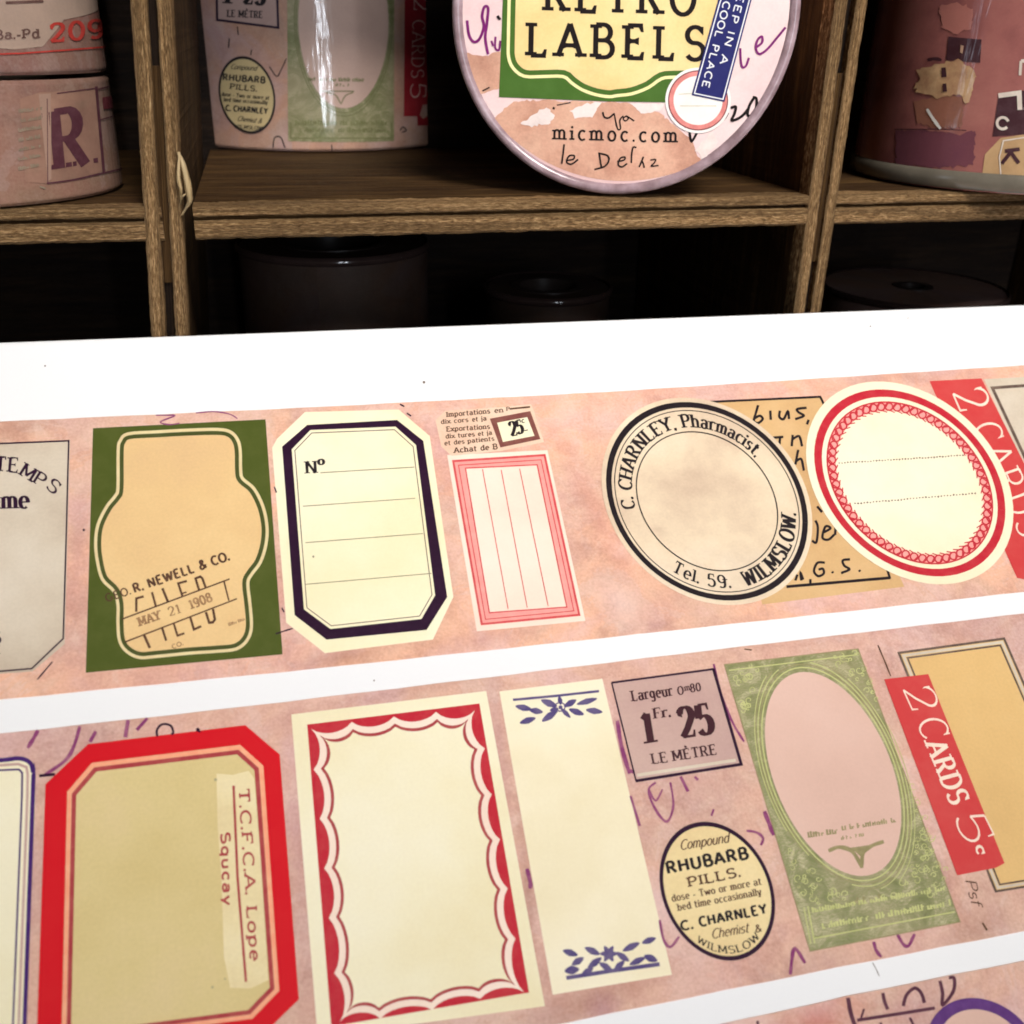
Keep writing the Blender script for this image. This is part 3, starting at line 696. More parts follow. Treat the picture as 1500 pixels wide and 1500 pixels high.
pw = I(L1); pw.pen(A((700, 150), (745, 150), (785, 152), (720, 180), (760, 192), (805, 186)), 2.2); pw.pen(A((880, 140), (960, 134), (1030, 145), (1065, 165)), 2); pw.build('handwriting', MT['purple'], t1)
dk = I(L1)
for p in ([(77, 970), (66, 983), (55, 996)], [(404, 929), (416, 925), (429, 921)], [(402, 714), (405, 722)], [(596, 606), (602, 610)], [(586, 593), (592, 596)], [(413, 891), (416, 897)]): dk.pen(p, 2.2)
dk.dot(123, 777, 2); dk.build('ink_mark', MT['navy'], t1)
stn = I(L1)
def blob(ink, x, y, rx, ry, sd, rot=0, n=26):
    pts = []
    for i in range(n):
        a = 6.2832 * i / n; k = 1 + .55 * mnoise.noise(Vector((math.cos(a) * 1.6 + sd, math.sin(a) * 1.6, sd * 1.3)))
        px, py = rx * k * math.cos(a), ry * k * math.sin(a); pts.append((x + px * math.cos(rot) - py * math.sin(rot), y + px * math.sin(rot) + py * math.cos(rot)))
    ink.fill(pts)
MT['stain'] = paper('brown_stain', col(214, 158, 136), col(186, 128, 110), col(228, 178, 154), scale=420, seed=31, blot=col(140, 88, 78), blot_amt=.6)
MT['stainp'] = paper('pale_tear', col(236, 208, 198), col(228, 192, 184), col(240, 216, 206), scale=260, seed=32)

# ---- strip 2 -----------------------------------------------------------------
Gq = T(3.26, 0, 1040)
lab = I(L1).fill([(-120, 1118), (28, 1109), (52, 1128), (52, 1170), (33, 1640), (-120, 1660)]).build('violet_lined_label', MT['butter'], t2, 'pale label with violet double outline, cut by the left picture edge')
op = Gq((-400, 268), (0, 242), (85, 233), (138, 248), (158, 292), (158, 420), (108, 1800)); bl = I(L2); bl.line(smooth(op, 5), 6.4); bl.line(Gq((-400, 312), (0, 289), (92, 286), (108, 302), (106, 420), (52, 1800)), 2.8); bl.build('border', inkm('violet_navy_border', col(64, 30, 104), .3, alt=col(96, 66, 130)), lab)
I(L2).line(Gq((-400, 292), (0, 266), (88, 260), (128, 275), (134, 310), (132, 420), (80, 1800)), 4).build('border', MT['mauvep'], lab)

ro = Gq((420, 165), (1172, 74), (1336, 214), (1428, 1382), (1262, 1545), (300, 1690), (175, 1600), (218, 356))
lab = I(L1).fill(ro).build('red_octagon_label', MT['bright'], t2, 'bright red octagonal label with khaki panel and upright red stamp')
pl = Gq((440, 254), (1147, 168), (1258, 268), (1334, 1342), (1206, 1475), (340, 1590), (296, 1540), (322, 392))
I(L2).ring(pl, inset(pl, 7)).build('border', MT['peachline'], lab)
dr = inset(pl, 7); I(L2).ring(dr, inset(dr, 6.5)).build('border', MT['wine'], lab)
I(L2).fill(inset(dr, 6.5)).build('panel', MT['khaki'], lab)
I(L3).fill(Gq((1034, 305), (1110, 312), (1188, 292), (1215, 330), (1245, 700), (1282, 1290), (1200, 1330), (1100, 1328), (1070, 1180), (1058, 800), (1040, 560))).build('pale_patch', MT['khaki2'], lab)
st = I(L4); st.line(Gq((1116, 365), (1135, 800), (1175, 1298)), 3.6)
st.text('T.C.F.C.A. Lope', Gq((1140, 378))[0], Gq((1196, 1200))[0], 15, 'slab', up=(15, -1)); st.text('Squcay', Gq((1056, 588))[0], Gq((1068, 935))[0], 13, 'bold', up=(13, -1)); st.build('stamp', MT['wine'], lab)
dk = I(L4); dk.dot(*Gq((1030, 335))[0], 2.2); dk.dot(*Gq((1015, 1325))[0], 1.8); dk.dot(*Gq((1075, 1285))[0], 1.5); dk.build('ink_mark', MT['olive'], lab)
pw = I(L1)
for p, w in ((((182, 100), (160, 140), (134, 182)), 5), (((382, 82), (352, 180), (310, 245), (210, 315)), 4.5), (((458, 105), (432, 152)), 4.5), (((612, 52), (600, 130)), 5), (((704, 42), (655, 96)), 4)): pw.pen(Gq(*p), w * 1.2)
pw.build('handwriting', MT['purple'], t2)
dk = I(L1); dk.pen(Gq((752, 128), (750, 98), (775, 70), (815, 76), (828, 108), (820, 118)), 3.4, False); dk.pen(Gq((190, 316), (262, 309)), 4.5); dk.dot(*Gq((945, 96))[0], 3); dk.pen(Gq((946, 96), (955, 108)), 3); dk.build('ink_mark', MT['navy'], t2)

Hq = T(3, 420, 1000)
lab = I(L1).fill(Hq((20, 141), (876, 38), (1134, 1422), (136, 1560))).build('scalloped_label', MT['butter'], t2, 'cream rectangular label with red scalloped frame')
fr = Hq((90, 186), (846, 93), (1064, 1362), (196, 1512)); I(L2).fill(fr).build('border', MT['red'], lab)
cus = [(105, 203), (285, 172), (470, 148), (655, 128), (827, 122), (872, 290), (902, 492), (938, 690), (972, 905), (1006, 1125), (1044, 1362), (850, 1392), (640, 1440), (412, 1478), (232, 1492), (207, 1278), (183, 1035), (163, 818), (143, 600), (116, 384)]
ex, ey = np.array([.99, -.115]), np.array([.15, .985])
def scallop(d, bul):
    """run of arcs between cusps, moved inwards by d"""
    C = []
    for i, c in enumerate(cus):
        sx = 1 if i == 0 or i >= 14 else (-1 if 4 <= i <= 10 else 0); sy = 1 if i <= 4 else (-1 if 10 <= i <= 14 else 0)
        C.append(np.array(c, float) + ex * sx * d + ey * sy * d)
    out = []; ctr = np.array([555, 800.])
    for i in range(len(C)):
        a, b = C[i], C[(i + 1) % len(C)]; q = b - a; nn = np.array([-q[1], q[0]]) / np.hypot(*q)
        if (ctr - a) @ nn < 0: nn = -nn
        for j in range(8): f = j / 8; out.append(tuple(a + q * f + nn * bul * (4 * f * (1 - f)) ** .8))
    return Hq(*out)
I(L3).fill(scallop(2, 33)).build('band', MT['pinkp'], lab)
w_ = scallop(34, 30); I(L4).fill(w_).build('border', MT['wine'], lab)
I(L5).fill(scallop(49, 29)).build('panel', MT['butter'], lab)

Jq = T(3, 720, 960)
lab = I(L1).fill(Jq((34, 160), (486, 104), (792, 1404), (268, 1492))).build('plain_cream_label', MT['ivory'], t2, 'plain cream label with violet leaf ornaments at both ends')
def leaf(ink, x, y, L_, w, ang):
    c, s_ = math.cos(math.radians(ang)), math.sin(math.radians(ang)); pts = []
    for i in range(12):
        a = 6.2832 * i / 12; px = L_ / 2 * math.cos(a); py = w * .66 * math.sin(a) * (1 - .35 * abs(math.cos(a))); pts.append((x + px * c - py * s_, y + px * s_ + py * c))
    ink.polys([Jq(*pts)])
on = I(L2)
on.line(Jq((95, 197), (280, 180), (470, 159)), 3.6)
for x, y, L_, w, a in ((140, 232, 75, 22, 12), (195, 246, 62, 22, 10), (158, 288, 75, 22, -18), (252, 212, 78, 24, 22), (345, 212, 62, 22, -30), (418, 204, 95, 20, -16), (255, 268, 85, 24, -35), (372, 250, 72, 22, 20), (450, 246, 75, 22, 8), (300, 200, 40, 16, 80), (325, 255, 60, 16, 45), (275, 240, 40, 18, -10)): leaf(on, x, y, L_, w, a)
on.line([Jq((300, 228))[0] + np.array([7.5 * math.cos(a), 6.5 * math.sin(a)]) for a in np.linspace(0, 6.28, 12)[:-1]], 1.8, True); on.dot(*Jq((302, 230))[0], 3)
on.build('ornament', MT['violet'], lab); on = I(L2)
on.line(Jq((330, 1418), (520, 1388), (735, 1358)), 6)
for x, y, L_, w, a in ((345, 1308, 70, 24, 18), (378, 1345, 62, 24, -32), (352, 1384, 66, 30, -8), (442, 1300, 74, 24, 25), (452, 1352, 78, 24, -38), (612, 1282, 84, 24, -26), (690, 1254, 66, 22, -20), (575, 1325, 70, 22, 35), (640, 1344, 78, 22, -25), (698, 1332, 64, 26, 22), (560, 1365, 66, 22, -45), (500, 1368, 66, 22, 30), (420, 1390, 60, 22, -30)): leaf(on, x, y, L_, w, a)
for k in (0, 60, 120): leaf(on, 514, 1312, 80, 24, k)
on.build('ornament', MT['violet'], lab)

tk = I(L1).fill(Jq((527, 122), (974, 62), (1096, 480), (634, 553))).build('price_ticket', MT['mauvep'], t2, 'mauve square price ticket with dark outline')
q = Jq((527, 122), (974, 62), (1096, 480), (634, 553)); bl = I(L2); bl.line([q[3], q[0]], 2.2); bl.line([q[0], q[1]], 3.0); bl.line([q[1], q[2], q[3]], 4.4); bl.build('border', MT['navy'], tk)
I(L2).line(Jq((640, 528), (1070, 462)), 4.6).build('border', MT['greyp'], tk)
tx = I(L2)
tx.text('Largeur', Jq((618, 203))[0], Jq((797, 178))[0], 15.5, 'serif', up=(-3, -15)); tx.text('0', Jq((818, 176))[0], Jq((845, 172))[0], 12, 'serif'); tx.text('m', Jq((848, 158))[0], Jq((872, 154))[0], 9, 'serif'); tx.text('80', Jq((874, 164))[0], Jq((920, 157))[0], 12, 'serif')
tx.text('1', Jq((672, 390))[0], Jq((722, 382))[0], 43, 'didone', up=(-7, -43)); tx.text('Fr.', Jq((712, 280))[0], Jq((786, 270))[0], 15, 'didone', up=(-2, -15)); tx.text('25', Jq((835, 365))[0], Jq((980, 342))[0], 44, 'didone', up=(-8, -44))
tx.text('LE', Jq((705, 478))[0], Jq((775, 470))[0], 15, 'serif', up=(-3, -15)); tx.text('MÈTRE', Jq((797, 466))[0], Jq((990, 436))[0], 15, 'serif', up=(-3, -15)); tx.build('lettering', inkm('ticket_ink', col(64, 32, 40), .2, alt=col(96, 60, 62)), tk)

Kq = T(6.52, 960, 1190)
E3 = Ell(960 + 588 / 6.52, 1190 + 755 / 6.52, 552 / 6.52, 663 / 6.52, .22)
ol = I(L1).fill(E3.loop(.99)).build('pill_label', MT['yellowp'], t2, 'small yellow oval pill label with thick dark ring')
I(L2).ring(E3.loop(1.0), E3.loop(.935)).build('border', MT['navy'], ol)
def kt(ink, s_, p0, p1, h, stl): ink.text(s_, Kq(p0)[0], Kq(p1)[0], h / 6.52, stl, up=(-.22 * h / 6.52, -h / 6.52))
tx = I(L2); kt(tx, 'Compound', (235, 362), (700, 288), 92, 'script'); kt(tx, 'PILLS.', (312, 715), (812, 612), 90, 'slab')
kt(tx, 'dose - Two or more at', (158, 855), (1012, 690), 66, 'serif'); kt(tx, 'bed time occasionally', (215, 942), (1012, 788), 66, 'serif'); kt(tx, 'Chemist', (535, 1210), (890, 1145), 90, 'script'); kt(tx, '&', (955, 1150), (1015, 1138), 70, 'serif'); tx.build('lettering', MT['brownink'], ol)
tx = I(L2); kt(tx, 'RHUBARB', (112, 588), (888, 440), 108, 'bold'); kt(tx, 'C.', (248, 1130), (358, 1108), 85, 'bold'); kt(tx, 'CHARNLEY', (425, 1092), (1066, 962), 88, 'bold')
tx.arc_text('WILMSLOW', E3, E3.t(960 + 385 / 6.52, 1190 + 1240 / 6.52), E3.t(960 + 1010 / 6.52, 1190 + 1205 / 6.52), .895, .79, 'serif'); tx.build('lettering', MT['black'], ol)

Mq = T(2.885, 1040, 900)
E4 = Ell(1040 + 518 / 2.885, 900 + 676 / 2.885, 288 / 2.885, 431 / 2.885, .42)
gl = I(L1).fill(Mq((58, 212), (626, 145), (1056, 1302), (420, 1426))).build('engraved_label', MT['engrave'], t2, 'pale green engraved label with a tall blank oval window')
ln = I(L2)
for k, w, a0, a1 in ((1.045, 1.8, 0, 6.2832), (1.10, 1.5, 4.4, 7.6), (1.10, 1.5, 1.9, 3.9), (1.15, 1.2, 4.9, 7.2), (1.15, 1.3, 2.2, 3.7), (1.2, 1.1, 5.4, 6.9)):
    ln.line([E4.p(t, k) for t in np.linspace(a0, a1, 60)], w)
ln.line(Mq((80, 238), (620, 172)), 1.6); ln.line(Mq((412, 1235), (440, 1390)), 2); ln.line(Mq((395, 1240), (424, 1392)), 1.6)
ln.scrib(Mq((430, 1262))[0], Mq((985, 1168))[0], 8.5, 23); ln.scrib(Mq((445, 1335))[0], Mq((1010, 1232))[0], 10, 31)
ln.line(Mq((438, 1370), (1030, 1258)), 2.0); ln.build('engraved_line', MT['lime'], gl)
dkl = I(L2)
for k, w, a0, a1 in ((1.075, 1.3, 0, 6.28), (1.13, 1.1, 4.6, 7.4), (1.13, 1.1, 2.0, 3.8)): dkl.line([E4.p(t, k) for t in np.linspace(a0, a1, 60)], w)
dkl.scrib(Mq((610, 1225))[0], Mq((720, 1205))[0], 10, 7); dkl.line(Mq((60, 214), (624, 148), (1054, 1300), (422, 1424)), 1.6, True); dkl.build('engraved_line', MT['oliveink'], gl)
rnd = random.Random(4); cur = I(L2); cqd = [np.array(p) for p in Mq((70, 225), (622, 158), (1040, 1180), (395, 1230))]; nc = 0
while nc < 120:                                              # dense engraved scrolls in the corners
    fx, fy = rnd.random(), rnd.random(); p = (cqd[0] * (1 - fx) + cqd[1] * fx) * (1 - fy) + (cqd[3] * (1 - fx) + cqd[2] * fx) * fy
    cx_, cy_, ax_, ay_, rh_ = E4.a; uu = (p[0] - cx_) / ax_; ww = ((p[1] - cy_) / ay_ - rh_ * uu) / math.sqrt(1 - rh_ * rh_)
    if math.hypot(uu, ww) < 1.22: continue
    nc += 1; r0 = rnd.uniform(2.5, 6.5); a0 = rnd.uniform(0, 6.28); n_ = 12
    cur.line([(p[0] + r0 * (1 - .7 * q / n_) * math.cos(a0 + .5 * q), p[1] + r0 * (1 - .7 * q / n_) * math.sin(a0 + .5 * q)) for q in range(n_)], rnd.uniform(.7, 1.2))
o_c = cur.build('engraved_line', MT['lime'], gl); o_c['kind'] = 'stuff'
wn = I(L3).fill(E4.loop(1.0)).build('oval_window', MT['ovalp'], gl)
tx = I(L4); tx.scrib(Mq((412, 945))[0], Mq((535, 928))[0], 9, 6); tx.scrib(Mq((555, 915))[0], Mq((780, 880))[0], 8, 12); tx.scrib(Mq((552, 955))[0], Mq((650, 938))[0], 6, 7)
tx.pen(Mq((500, 1000), (545, 985), (600, 1005), (640, 1070)), 6); tx.pen(Mq((730, 962), (680, 980), (645, 1010), (638, 1072)), 6); tx.polys([Mq((560, 992), (680, 975), (650, 1000), (640, 1030), (610, 1003))]); tx.build('lettering', MT['oliveink'], gl)

ol = I(L1).fill([(1316, 957), (1470, 936), (1620, 1280), (1458, 1306)]).build('ochre_label', MT['ochre'], t2, 'ochre label with grey double outline beside the red strip')
q = [(1316, 957), (1470, 936), (1620, 1280), (1458, 1306)]; bl = I(L2); bl.line(q, 3.4, True); bl.line(inset(q, 9), 2.6, True); bl.build('border', MT['taupe'], ol)
I(L2).line(inset(q, 4.8), 4, True).build('border', MT['greyp'], ol)
rs = I(L3).fill(Mq((734, 276), (920, 254), (1242, 1052), (1205, 1072), (1042, 1104))).build('red_strip_label', MT['redlabel'], t2, 'slanting red strip label with white lettering over the ochre label')
tx = I(L4)
def ms(s_, p0, p1, h, up): tx.text(s_, Mq(p0)[0], Mq(p1)[0], h / 2.885, 'serif', up=up)
tx.text('2', Mq((808, 312))[0], Mq((856, 418))[0], 42, 'thin', up=(42, -7)); tx.text('C', Mq((866, 452))[0], Mq((902, 535))[0], 40, 'thin', up=(40, -9)); tx.text('ARDS', Mq((906, 548))[0], Mq((1015, 808))[0], 29, 'serif', up=(29, -8))
tx.text('5', Mq((1018, 850))[0], Mq((1085, 985))[0], 44, 'thin', up=(42, -10)); tx.text('¢', Mq((1080, 985))[0], Mq((1094, 1030))[0], 24, 'serif', up=(24, -6)); tx.build('lettering', MT['white'], rs)
dk = I(L1); dk.pen(Mq((708, 132), (735, 195), (762, 262)), 2.2); dk.text('Psf', Mq((1075, 1120))[0], Mq((1105, 1235))[0], 15, 'script', up=(15, -3)); dk.pen(Mq((1150, 1305), (1168, 1335)), 3); dk.pen(Mq((145, 148), (175, 152)), 2)
dk.build('ink_mark', MT['brownink'], t2)
pw = I(L1)
for fq, p, w in ((Jq, ((552, 290), (570, 400), (605, 520)), 5), (Jq, ((600, 505), (625, 515)), 4), (Jq, ((720, 560), (690, 590), (705, 650), (745, 715), (775, 728), (798, 660), (785, 560)), 3), (Jq, ((690, 590), (720, 640), (750, 590)), 2.4), (Jq, ((830, 535), (862, 598)), 3.6), (Jq, ((892, 535), (905, 548)), 3),
               (Jq, ((1198, 688), (1220, 745), (1238, 790)), 5), (Jq, ((1120, 772), (1165, 780), (1192, 805), (1182, 835)), 3.2), (Jq, ((738, 1165), (755, 1250), (785, 1282), (822, 1238)), 3.4), (Jq, ((610, 620), (650, 750)), 3),
               (Jq, ((1312, 1402), (1318, 1340), (1332, 1288), (1376, 1352)), 4.2), (Jq, ((975, 40), (1010, 180), (1060, 300), (1108, 380)), 3), (Mq, ((690, 1385), (700, 1420), (722, 1448)), 4), (Mq, ((790, 1352), (815, 1395), (838, 1400), (862, 1352)), 4), (Jq, ((155, 940), (170, 1000), (168, 1025)), 5), (Jq, ((975, 678), (965, 705)), 2.4)): pw.pen(fq(*p), w * 1.25)
pw.build('handwriting', MT['purple'], t2)

# ---- strip 3 -----------------------------------------------------------------
Nq = T(2.083, 780, 1340)
pw = I(L1)
for p, w in ((((962, 255), (970, 300), (985, 345)), 6), (((1068, 240), (1072, 262), (1082, 288)), 5), (((1130, 278), (1140, 245), (1165, 224), (1185, 240), (1194, 268)), 5), (((1242, 203), (1250, 240), (1250, 275), (1282, 235), (1285, 195), (1270, 192)), 5), (((990, 322), (1100, 305), (1225, 285)), 5), (((1060, 330), (1068, 345)), 4), (((1150, 315), (1165, 345)), 4), (((685, 325), (690, 350)), 4), (((1010, 288), (1000, 320)), 3)): pw.pen(Nq(*p), w, False)
pw.build('handwriting', inkm('plum_ink', col(84, 44, 62), .4, alt=col(130, 84, 96)), t3)
E5 = Ell(1440, 1545, 84, 83, .2); rg = I(L2).ring(E5.loop(1.0), E5.loop(.80)).build('ring_stamp', inkm('violet_ring', col(92, 52, 116), .3), t3, 'thick purple ring')
I(L2).fill(E5.loop(.8)).build('ring_paper', MT['ovalp'], rg)

def jag(pts, amp, sd):
    out = []
    for i in range(len(pts) - 1):
        a, b = np.array(pts[i], float), np.array(pts[i + 1], float); m = max(1, int(np.hypot(*(b - a)) / 4))
        for j in range(m): p = a + (b - a) * j / m; q = Vector((p[0] * .16, p[1] * .16, sd)); out.append((p[0] + amp * mnoise.noise(q), p[1] + amp * mnoise.noise(q + Vector((5, 7, 3)))))
    out.append(pts[-1]); return out

# ------------------------------------------------------------------ the old wooden tray behind
psi = math.atan2(BU[1], BU[0])
TX = np.array([math.cos(psi), math.sin(psi), 0]); TY = np.array([-math.sin(psi), math.cos(psi), 0]); TZ = np.array([0, 0, 1.0])
cardback = max(CARD.to3d((u, card_top(u)), -TH) @ TY for u in us)
TF = cardback + .0008                        # the card's top edge leans on the tray front
FACE = Plane(TY * TF, TX, TZ, -TY)           # front face of the tray
DEPTH = .078
tray = thing('wooden_tray', 'old dark wooden tray with split uprights and shelves holding tape rolls', 'shelf', FACE.to3d(FACE.to2d((700, 420)), 0) * np.array([1, 1, 0]))

def rough_box(c0, axl, axa, axd, L_, Wd, Dp, seed, rough=.00016, nl=150, chip=1.0):
    """plank: L_ along axl, Wd across axa, Dp backwards along axd; worn, slightly wavy edges"""
    V, UV, F = [], [], []; e = min(Wd, Dp) * .14
    prof = [(e, 0), (Wd - e, 0), (Wd, e), (Wd, Dp - e), (Wd - e, Dp), (e, Dp), (0, Dp - e), (0, e)]; m = len(prof)
    for i in range(nl + 1):
        s_ = L_ * i / nl
        for k, (a, d) in enumerate(prof):
            q = Vector((s_ * 260 + seed * 7.1, k * 3.1, seed)); j = mnoise.noise(q) * rough * .7 + (abs(mnoise.noise(q * 4.7)) - .25) * rough * .9 * chip; j2 = mnoise.noise(q + Vector((9, 9, 9))) * rough
            V.append(c0 + axl * s_ + axa * (a + j) + axd * (d + (j2 if d < Dp / 2 else 0))); UV.append((s_ + seed * .37, a + d + .01 * k + seed * .11))
    for i in range(nl):
        for k in range(m): k2 = (k + 1) % m; F.append([i * m + k, i * m + k2, (i + 1) * m + k2, (i + 1) * m + k])
    F.append(list(range(m))[::-1]); F.append([nl * m + k for k in range(m)])
    return V, F, UV
def plank(name, parent, mat, c0, axl, axa, axd, L_, Wd, Dp, seed, **k):
    V, F, UV = rough_box(c0, axl, axa, axd, L_, Wd, Dp, seed, **k); return link(name, V, F, mat, parent, UV, smooth=False)
f2 = FACE.to2d
zs_top = f2((728, 294))[1]; zs_gap = f2((728, 312))[1]; zs_bot = f2((728, 341))[1]
PITCH = .0695
z_low = zs_bot - .066
# uprights: two split strips with a recessed core, a deep panel behind
def upright(la, lb, ra, rb, seed):
    """la->lb left edge, ra->rb right edge, pixels, top to bottom"""
    a, b, c, d = [np.array(f2(p)) for p in (la, lb, ra, rb)]
    def at(p, q, z): return p[0] + (q[0] - p[0]) * (z - p[1]) / (q[1] - p[1])
    zt, zb_ = zs_top + PITCH + .004, .0
    up = bpy.data.objects.new('upright', None)
    l0, l1, r0, r1 = at(a, b, zb_), at(a, b, zt), at(c, d, zb_), at(c, d, zt)
    def strip_(f0, f1, fr, dp, mat, name, sd, za=zb_, zc=zt, par=None, rough=.00013):
        g = lambda z, f: (l0 + (l1 - l0) * (z - zb_) / (zt - zb_)) * (1 - f) + (r0 + (r1 - r0) * (z - zb_) / (zt - zb_)) * f
        p0 = FACE.to3d((g(za, f0), za)) + TY * fr; p1 = FACE.to3d((g(zc, f0), zc)) + TY * fr; ax = p1 - p0; L_ = np.linalg.norm(ax)
        wd = (g(.08, f1) - g(.08, f0))
        return plank(name, par, mat, p0, ax / L_, TX, TY, L_, wd, dp, sd, rough=rough, nl=260)
    body = strip_(0.06, .94, .0016, DEPTH - .002, MT['wood'], 'upright', seed, par=tray, rough=.0002)
    strip_(0, .40, -.0002, .004, MT['wood_edge'], 'strip', seed + 1, par=body); strip_(.64, 1.0, -.0002, .004, MT['wood_edge'], 'strip', seed + 2, par=body)
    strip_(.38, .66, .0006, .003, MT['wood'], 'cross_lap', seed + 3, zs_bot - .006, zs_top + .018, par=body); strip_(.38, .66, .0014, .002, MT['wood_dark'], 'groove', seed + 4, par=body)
    return l0 + (l1 - l0) * .7, r0 + (r1 - r0) * .7
LL = upright((191, 0), (222, 490), (251, 0), (277, 490), 3)
RR = upright((1224, 0), (1163, 455), (1272, 0), (1203, 445), 11)
pit = RR[0] - LL[0]
def shelf(sa, sb, top, seed, px=None):
    th = zs_top - zs_bot; gap = zs_top - zs_gap
    p = FACE.to3d((sa, top - gap + .00025)) ; L_ = sb - sa
    body = plank('shelf_board', tray, MT['wood'], FACE.to3d((sa, top - th + .0008)) + TY * .0012, TX, TZ, TY, L_, th - .0016 , DEPTH - .002, seed, rough=.00012)
    plank('layer', body, MT['wood_edge'], p, TX, TZ, TY, L_, gap - .0003, .0045, seed + 1, nl=240)
    plank('layer', body, MT['wood_edge'], FACE.to3d((sa, top - th)), TX, TZ, TY, L_, th - gap - .0003, .0045, seed + 2, nl=240)
    plank('top_face', body, MT['wood'], FACE.to3d((sa, top - .0012)) + TY * .004, TX, TZ, TY, L_, .0012, DEPTH - .006, seed + 3, rough=.00008)
for k, zt in enumerate((zs_top, zs_top + PITCH, z_low)):
    shelf(LL[0] - pit + .004, LL[0] + .0004, zt, 20 + 3 * k); shelf(LL[1] - .0004, RR[0] + .0006, zt, 40 + 3 * k); shelf(RR[1] - .0006, RR[1] + pit, zt, 60 + 3 * k)
plank('side_wall', tray, MT['wood'], FACE.to3d((LL[0] - pit, .0)), TZ, TX, TY, zs_top + PITCH + .004, .005, DEPTH, 71); plank('side_wall', tray, MT['wood'], FACE.to3d((RR[1] + pit, .0)), TZ, TX, TY, zs_top + PITCH + .004, .005, DEPTH, 72)
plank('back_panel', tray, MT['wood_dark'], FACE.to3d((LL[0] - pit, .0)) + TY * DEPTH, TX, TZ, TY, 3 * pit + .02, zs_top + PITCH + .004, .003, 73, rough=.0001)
# torn splinter on the left upright
def to_face(*p): return [FACE.to3d(f2(q), .0004) for q in p]
Sq = T(2.884, 0, 0)
sv, sf = [], []
for i, (pth, w) in enumerate(((((752, 640), (772, 680), (792, 750), (800, 800), (805, 840), (790, 870), (770, 905)), 26), (((760, 640), (757, 740), (768, 800), (764, 860)), 16), (((802, 805), (780, 815), (770, 840)), 10))):
    q = smooth(Sq(*pth), 4); b0 = len(sv)
    for j, p in enumerate(q):
        f = j / (len(q) - 1); ww = w / 2.884 * (.25 + math.sin(math.pi * min(.93, f + .08))) * .5; lf = .0006 + .0016 * math.sin(math.pi * f)
        for dx, l2 in ((-ww, 0), (0, .0005), (ww, 0)): sv.append(FACE.to3d(f2((p[0] + dx, p[1])), lf + l2))
        sv.append(FACE.to3d(f2(p), lf - .0005))
    for j in range(len(q) - 1):
        for k in range(4): k2 = (k + 1) % 4; sf.append([b0 + j * 4 + k, b0 + j * 4 + k2, b0 + (j + 1) * 4 + k2, b0 + (j + 1) * 4 + k])
link('splinter', sv, sf, MT['splinter'], tray, [(v[2], v[0]) for v in sv], smooth=True)

# ------------------------------------------------------------------ rolls of tape
def lathe(prof, c, n=96):
    V, F, UV = [], [], []; m = len(prof)
    for i in range(n + 1):
        a = 2 * math.pi * i / n
        for r, z in prof: V.append(np.array([c[0] + r * math.sin(a), c[1] - r * math.cos(a), z])); UV.append((max(p[0] for p in prof) * (a if a <= math.pi else a), z + r * .5))
    for i in range(n):
        for k in range(m - 1): F.append([i * m + k, (i + 1) * m + k, (i + 1) * m + k + 1, i * m + k + 1])
    return V, F, UV
def make_roll(label, c, R, z0, z1, mat, core_mat, group='wound rolls of printed tape in the tray', core=.62, rim=None):
    r = thing('tape_roll', label, 'tape roll', (c[0], c[1], z0), group)
    e = .0004; ci = R * core
    V, F, UV = lathe([(ci, z0), (R - e, z0), (R, z0 + e), (R, z0 + 2 * e), (R, z1 - 2 * e), (R, z1 - e), (R - e, z1), (ci, z1)], c); w = link('wound_tape', V, F, mat, r, UV, smooth=False)
    for p in w.data.polygons: p.use_smooth = abs(p.normal.z) < .3
    V, F, UV = lathe([(ci, z0 - 0.0), (ci, z1 + .0002), (ci - .0016, z1 + .0002), (ci - .0016, z0), (ci, z0)], c); k = link('core_tube', V, F, core_mat, r, UV, smooth=False)
    if rim:
        V, F, UV = lathe([(R + .0001, rim[0]), (R + .0006, rim[0] + .0004), (R + .0006, rim[1] - .0004), (R + .0001, rim[1])], c); link('film_edge', V, F, rim[2], r, UV, smooth=True)
    return r
def plastic(name, c, rough=.12, tr=.0):
    M = MB(name); n = M.noise(160, 4, .6); m = M.done(M.ramp(n, [(.3, tuple(x * .7 for x in c)), (.7, c)]), rough, .5); M.b.inputs['Transmission Weight'].default_value = tr; return m
CORE = paper('cardboard_core', (.30, .22, .15), scale=200, seed=40)
def on_shelf(px, py, zsh):
    r = ray(px, py); t = (zsh - CAM[2]) / r[2]; return CAM + t * r
def roll_at(px_l, px_r, front_y, zsh):
    """centre and radius of a standing roll from its silhouette and the foot of its nearest point"""
    mid = (px_l + px_r) / 2; p = on_shelf(mid, front_y, zsh)[:2]
    d = p - CAM[:2]; D0 = np.linalg.norm(d); d /= D0
    a, b = ray(px_l, front_y - 120)[:2], ray(px_r, front_y - 120)[:2]
    h = .5 * math.acos((a @ b) / np.linalg.norm(a) / np.linalg.norm(b)); R = D0 * math.sin(h) / (1 - math.sin(h))
    return CAM[:2] + d * (D0 + R), R
SHT = zs_top + .0003
TW = .040
def rolltape(n, s_, mul): return tape_paper(n, s_, True, mul)
